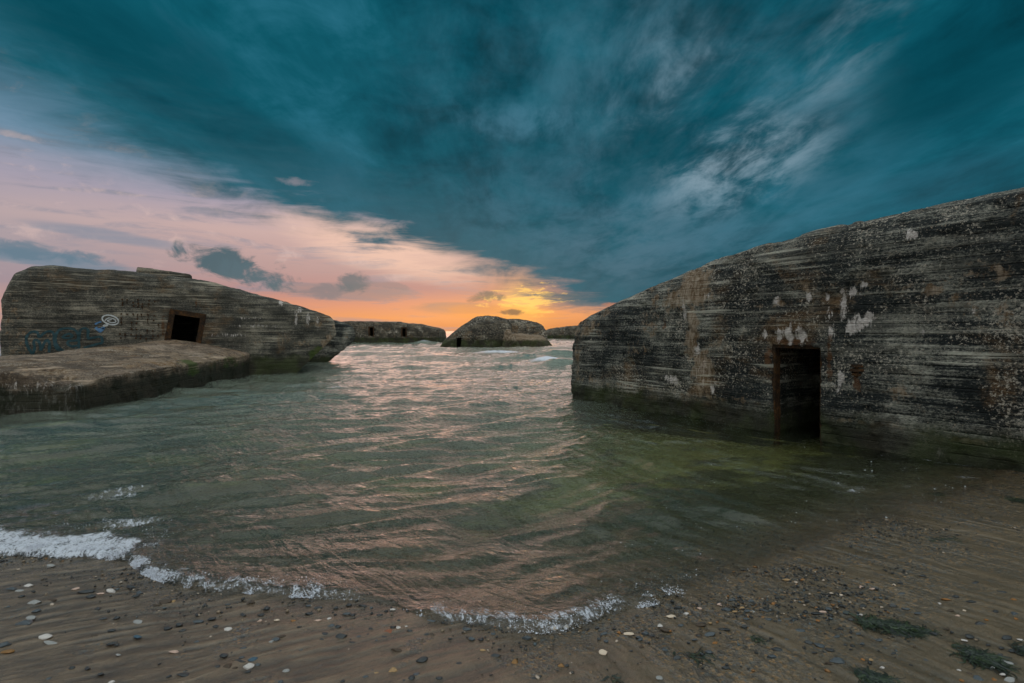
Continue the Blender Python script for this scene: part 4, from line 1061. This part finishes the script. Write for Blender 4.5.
# ------------------------------------------------------------------ sky, sun, camera
def lin(h, k=1.0):
    c = [int(h[i:i + 2], 16) / 255 for i in (1, 3, 5)]
    return tuple(k * (x / 12.92 if x <= 0.04045 else ((x + 0.055) / 1.055) ** 2.4) for x in c)
def sky_at(px, py):
    u, v = (px - 512) / F, (HOR - py) / F
    return math.atan(u), math.atan(v / math.hypot(1, u))
SUN_AZ, SUN_EL = sky_at(521, 304)
world = bpy.data.worlds.new('World'); scene.world = world; world.use_nodes = True
nt = world.node_tree; nt.nodes.clear(); t = T(nt)
wo = t.node('ShaderNodeOutputWorld'); bg = t.node('ShaderNodeBackground'); nt.links.new(bg.outputs[0], wo.inputs[0])
D = t.coord('Generated'); dx, dy, dz = t.sep(D)
az = dx._m('ARCTAN2', dy); el = dz._m('ARCSINE')
elp = el.max(0.0)
zz = dz.max(0.0) + 0.10
plan = t.comb(dx / zz, dy / zz, 0.0)
ang = t.comb(az, el, 0.0)
# base of the open sky near the horizon
wob = t.noise(t.mapping(ang, (2.2, 9, 1)), 1.0, 5, 0.6) - 0.5
e2 = elp + wob * 0.05
clear = t.ramp(e2 / 0.5, [(0.0, lin('#cc8156')), (0.05, lin('#e89a66')), (0.10, lin('#dc9578')), (0.15, lin('#b88a88')), (0.22, lin('#bd9b98')), (0.32, lin('#cdada8')), (0.42, lin('#a99fae')), (0.55, lin('#7592aa')), (0.75, lin('#44778f')), (1.0, lin('#1f6076'))])
left = az.ss(-0.35, -0.85)
clear = t.mix(left * elp.ss(0.26, 0.1) * 0.55, clear, lin('#8a95a6'))
def qmap(px, py, wpx, hpx, rot):
    a0, e0 = sky_at(px, py)
    n = t.node('ShaderNodeMapping'); n.vector_type = 'TEXTURE'; t.link(ang, n.inputs['Vector'])
    n.inputs['Location'].default_value = (a0, e0, 0); n.inputs['Rotation'].default_value = (0, 0, rot)
    n.inputs['Scale'].default_value = (wpx / F * math.cos(a0) ** 2, hpx / F * math.cos(a0), 1)
    d = t.node('ShaderNodeVectorMath'); d.operation = 'DOT_PRODUCT'
    nt.links.new(n.outputs[0], d.inputs[0]); nt.links.new(n.outputs[0], d.inputs[1])
    return E(nt, d.outputs['Value'])
def madd(a_, m_, c_):
    n = t.node('ShaderNodeMath'); n.operation = 'MULTIPLY_ADD'; t.put(n.inputs[0], a_); t.put(n.inputs[1], m_); t.put(n.inputs[2], c_)
    return E(nt, n.outputs[0])
def blob(px, py, wpx, hpx, amp, nz, rot=0.0):
    return madd(nz, amp, 1.0 - amp / 2) - qmap(px, py, wpx, hpx, rot)
def veil(px, py, wpx, hpx, nz, lo_, hi_, rot=0.0):
    return qmap(px, py, wpx, hpx, rot).ss(1.0, 0.0) * nz.ss(lo_, hi_)
n_str = t.noise(t.mapping(ang, (5, 42, 1), (0, 0, R(-6))), 1.0, 6, 0.62, 0.5)
n_soft = t.noise(t.mapping(ang, (6, 12, 1)), 1.0, 6, 0.6, 0.4)
n_fine = t.noise(t.mapping(ang, (22, 34, 1)), 1.0, 6, 0.62, 0.5)
clear = t.mix(blob(385, 246, 140, 34, 1.6, n_str, -0.22).ss(0.0, 1.0) * 0.75, clear, lin('#f6cbb5'))
clear = t.mix(n_str.ss(0.48, 0.66) * 0.62, clear, lin('#8d8d9c'))
clear = t.mix((n_str * 0.5 + n_fine * 0.5).ss(0.52, 0.66) * 0.35 * el.ss(0.05, 0.12), clear, lin('#f6d0c2'))
# warm light behind the cloud gap
sd = Vector((math.sin(SUN_AZ) * math.cos(SUN_EL), math.cos(SUN_AZ) * math.cos(SUN_EL), math.sin(SUN_EL)))
dn = t.node('ShaderNodeVectorMath'); dn.operation = 'DOT_PRODUCT'; t.link(D, dn.inputs[0]); dn.inputs[1].default_value = sd
angs = E(nt, dn.outputs['Value']).min(1.0)._m('ARCCOSINE')
glow = ((angs * angs) * (-1 / (2 * 0.055 ** 2))).exp()
clear = t.mix(glow * 0.42, clear, lin('#f3a04a'))
clear = t.mix(((angs * angs) * (-1 / (2 * 0.025 ** 2))).exp() * 0.6, clear, lin('#ffd27a'))
# grey-mauve banks low over the sea
for px, py, w, h, rot, c, k_ in ((60, 262, 130, 11, -0.10, '#6d8496', .8), (110, 236, 120, 8, -0.12, '#8b8f9e', .7), (350, 292, 85, 11, -0.02, '#9c8585', .75), (455, 308, 60, 8, 0.0, '#b48a74', .7), (600, 300, 90, 16, 0.0, '#56707c', .8)):
    clear = t.mix(blob(px, py, w, h, 2.2, n_str, rot).ss(0.1, 0.9) * k_, clear, lin(c))
# the big teal cloud deck
edge_pts = [(-3.14, 0.02), (-2.2, 0.10), (-1.3, 0.36), (-0.95, 0.33), (-0.759, 0.285), (-0.576, 0.230), (-0.325, 0.178), (-0.168, 0.148), (0.0, 0.085), (0.09, 0.050), (0.16, 0.030), (0.28, 0.005), (0.6, -0.05), (1.5, -0.05), (3.14, 0.02)]
er = t.ramp((az + 3.1416) / 6.2832, [((a + 3.1416) / 6.2832, ((e_ + 0.1) / 0.5,) * 3) for a, e_ in edge_pts])
edge = t.sep(er)[0] * 0.5 - 0.1
VP = R(9)
n_deck = t.noise(t.mapping(plan, (0.75, 0.22, 1), (0, 0, VP)), 1.0, 6, 0.6, 0.3)
n_deck2 = t.noise(t.mapping(plan, (2.4, 0.75, 1), (0, 0, VP)), 1.0, 6, 0.66, 0.35)
n_edge = t.noise(t.mapping(ang, (7, 17, 1), (0, 0, R(-20))), 1.0, 5, 0.62, 0.6)
de = el - edge + (n_edge - 0.5) * 0.10 + (n_str - 0.5) * 0.13
deckm = (de * (az.ss(-0.3, -0.75) * -0.62 + 1.0)).ss(-0.026, 0.042)
deck = t.ramp(n_deck * 0.40 + n_deck2 * 0.28 + n_soft * 0.32, [(0.39, lin('#01323d')), (0.465, lin('#034756')), (0.53, lin('#0b5767')), (0.60, lin('#22687c')), (0.70, lin('#4a7d90'))])
low = elp.ss(0.30, 0.02)
deck = t.mix(low * 0.55, deck, lin('#3a6878'))
def wisps(f, a_, b_): return f.ss(a_, b_)
nw = t.noise(t.mapping(plan, (1.9, 0.70, 1), (0, 0, VP)), 1.0, 6, 0.64, 0.45)
nw2 = t.noise(t.mapping(plan, (5.5, 2.6, 1), (0, 0, VP)), 1.0, 5, 0.66, 0.4)
nwc = nw * 0.6 + nw2 * 0.4
nfs = n_fine * 0.65 + n_soft * 0.35
for px, py, w, h, rot, lo_, hi_, k_, c in ((700, 115, 210, 150, -0.5, .36, .74, .75, '#5d8598'), (690, 105, 105, 85, -0.6, .46, .66, .62, '#86a0af'), (735, 172, 115, 48, 0.25, .44, .64, .8, '#93a8b5'), (858, 32, 100, 42, 0.75, .42, .66, .7, '#7f9bab'),
        (520, 70, 190, 100, 0.2, .40, .70, .55, '#3f7589'), (585, 215, 170, 75, -0.15, .36, .66, .6, '#467488'), (520, 122, 80, 20, 0.0, .40, .62, .6, '#4f8096'), (20, 140, 230, 40, -0.28, .34, .62, .65, '#5c8ca4'),
        (640, 250, 150, 55, 0.0, .34, .66, .6, '#527383'), (830, 200, 240, 75, 0.25, .36, .70, .5, '#2f6d82'), (420, 200, 200, 50, -0.3, .36, .7, .35, '#3c7083')):
    deck = t.mix(veil(px, py, w, h, nwc, lo_, hi_, rot) * k_, deck, lin(c))
for px, py, w, h, rot, k_, c in ((294, 181.5, 26, 5, 0.0, .6, '#b9a6ad'), (140, 179, 60, 8, -0.2, .75, '#9fabbd'), (612, 305, 14, 3, 0.0, .9, '#e58a55')):
    deck = t.mix(blob(px, py, w, h, 4.6, nfs, rot).ss(0.05, 1.2) * k_, deck, lin(c))
for px, py, w, h, rot, k_ in ((110, 30, 190, 50, -0.2, .6), (960, 80, 110, 60, 0.3, .55), (250, 140, 150, 36, -0.3, .45), (640, 155, 60, 40, 0.2, .45), (870, 150, 120, 34, 0.35, .3)):
    deck = t.mix(blob(px, py, w, h, 2.4, n_soft, rot).ss(0.0, 1.0) * k_, deck, lin('#013f4c'))
deck = t.mix(de.ss(0.16, 0.0) * az.ss(0.35, -0.1) * 0.5, deck, lin('#3b6473'))
sky = t.mix(deckm, clear, deck)
# bright torn rims around the hidden sun
rim = blob(522, 301, 40, 15, 9.0, t.noise(t.mapping(ang, (16, 95, 1), (0, 0, R(-14))), 1.0, 6, 0.65, 0.6)).ss(0.15, 1.1)
sky = t.mix(rim * 0.75, sky, lin('#ffcb6a', 1.15))
rim2 = blob(500, 313, 80, 12, 3.6, n_str).ss(0.2, 1.0)
sky = t.mix(rim2 * 0.42, sky, lin('#f59a3e'))
# small dark ragged clouds hanging in front
nfs = n_fine * 0.65 + n_soft * 0.35
for px, py, w, h, rot, c, k_ in ((230, 264, 52, 19, -0.22, '#45616d', .97), (262, 277, 44, 17, -0.15, '#4f6874', .97), (330, 291, 34, 9, 0.1, '#7b7880', .75), (355, 283, 20, 13, 0.2, '#5d6c76', .85), (386, 285, 30, 4, -0.1, '#8d8084', .6), (484, 297.5, 24, 7, 0.1, '#6f6a66', .85), (511, 312.5, 17, 4, 0.0, '#6a5a50', .9), (40, 252, 90, 10, -0.12, '#5f7a8c', .8), (560, 296, 22, 6, 0.0, '#5d6a70', .7)):
    sky = t.mix(blob(px, py, w, h, 5.5, nfs, rot).ss(0.05, 0.9) * k_, sky, lin(c))
# the rest of the sky, overhead and behind: unseen broken grey cloud, made bright to act as fill light
back = (dy * -1.0).ss(-0.15, 0.55).max(el.ss(0.62, 1.05))
bk = t.ramp(t.noise(t.mapping(plan, (0.8, 0.8, 1)), 1.0, 6, 0.6), [(0.35, (0.42, 0.54, 0.57)), (0.6, (0.82, 0.89, 0.88)), (0.75, (0.94, 0.97, 0.95))])
bv = t.node('ShaderNodeVectorMath'); bv.operation = 'SCALE'; t.link(bk, bv.inputs[0]); t.put(bv.inputs['Scale'], el.ss(0.2, 1.1) * 1.0 + 0.8)
bk = E(nt, bv.outputs[0])
sky = t.mix(back, sky, bk)
below = el.ss(0.0, -0.02)
sky = t.mix(below, sky, (0.05, 0.07, 0.07))
ns = t.node('ShaderNodeTexSky'); ns.sky_type = 'NISHITA'; ns.sun_disc = False
la0, le0 = sky_at(462, 290)
ns.sun_elevation = le0; ns.sun_rotation = la0
vs = t.node('ShaderNodeVectorMath'); vs.operation = 'SCALE'; t.link(sky, vs.inputs[0]); vs.inputs['Scale'].default_value = 10.0
gapf = (deckm * -1.0 + 1.0) * 0.02 + 0.01
fin = t.mix(gapf, E(nt, vs.outputs[0]), t.out(ns))
nt.links.new(fin.s, bg.inputs[0]); bg.inputs[1].default_value = 0.1

sun = bpy.data.lights.new('sun', 'SUN'); sun.energy = 0.38; sun.angle = R(48); sun.color = (1.0, 0.60, 0.46)
so = bpy.data.objects.new('sun', sun); col.objects.link(so)
la, le = sky_at(462, 290); ld = Vector((math.sin(la) * math.cos(le), math.cos(la) * math.cos(le), math.sin(le)))
so.rotation_euler = (-ld).to_track_quat('-Z', 'Y').to_euler()

cam = bpy.data.cameras.new('camera'); co_ = bpy.data.objects.new('camera', cam); col.objects.link(co_)
co_.location = (0, 0, CAM_Z); co_.rotation_euler = (R(90), 0, 0)
cam.sensor_width = 36.0; cam.lens = 36.0 * F / W; cam.shift_y = -(341.5 - HOR) / W
cam.clip_start = 0.05; cam.clip_end = 20000
scene.camera = co_
scene.render.resolution_x, scene.render.resolution_y = W, H
scene.view_settings.view_transform = 'Standard'; scene.view_settings.look = 'None'
scene.view_settings.exposure = 0.0; scene.view_settings.gamma = 1.0; scene.view_settings.use_curve_mapping = False
scene.render.engine = 'CYCLES'
cy = scene.cycles
world.cycles.sampling_method = 'NONE'
cy.use_adaptive_sampling = True; cy.adaptive_threshold = 0.02
cy.use_denoising = True; cy.max_bounces = 8; cy.transparent_max_bounces = 8; cy.diffuse_bounces = 3; cy.glossy_bounces = 4
cy.sample_clamp_indirect = 6.0
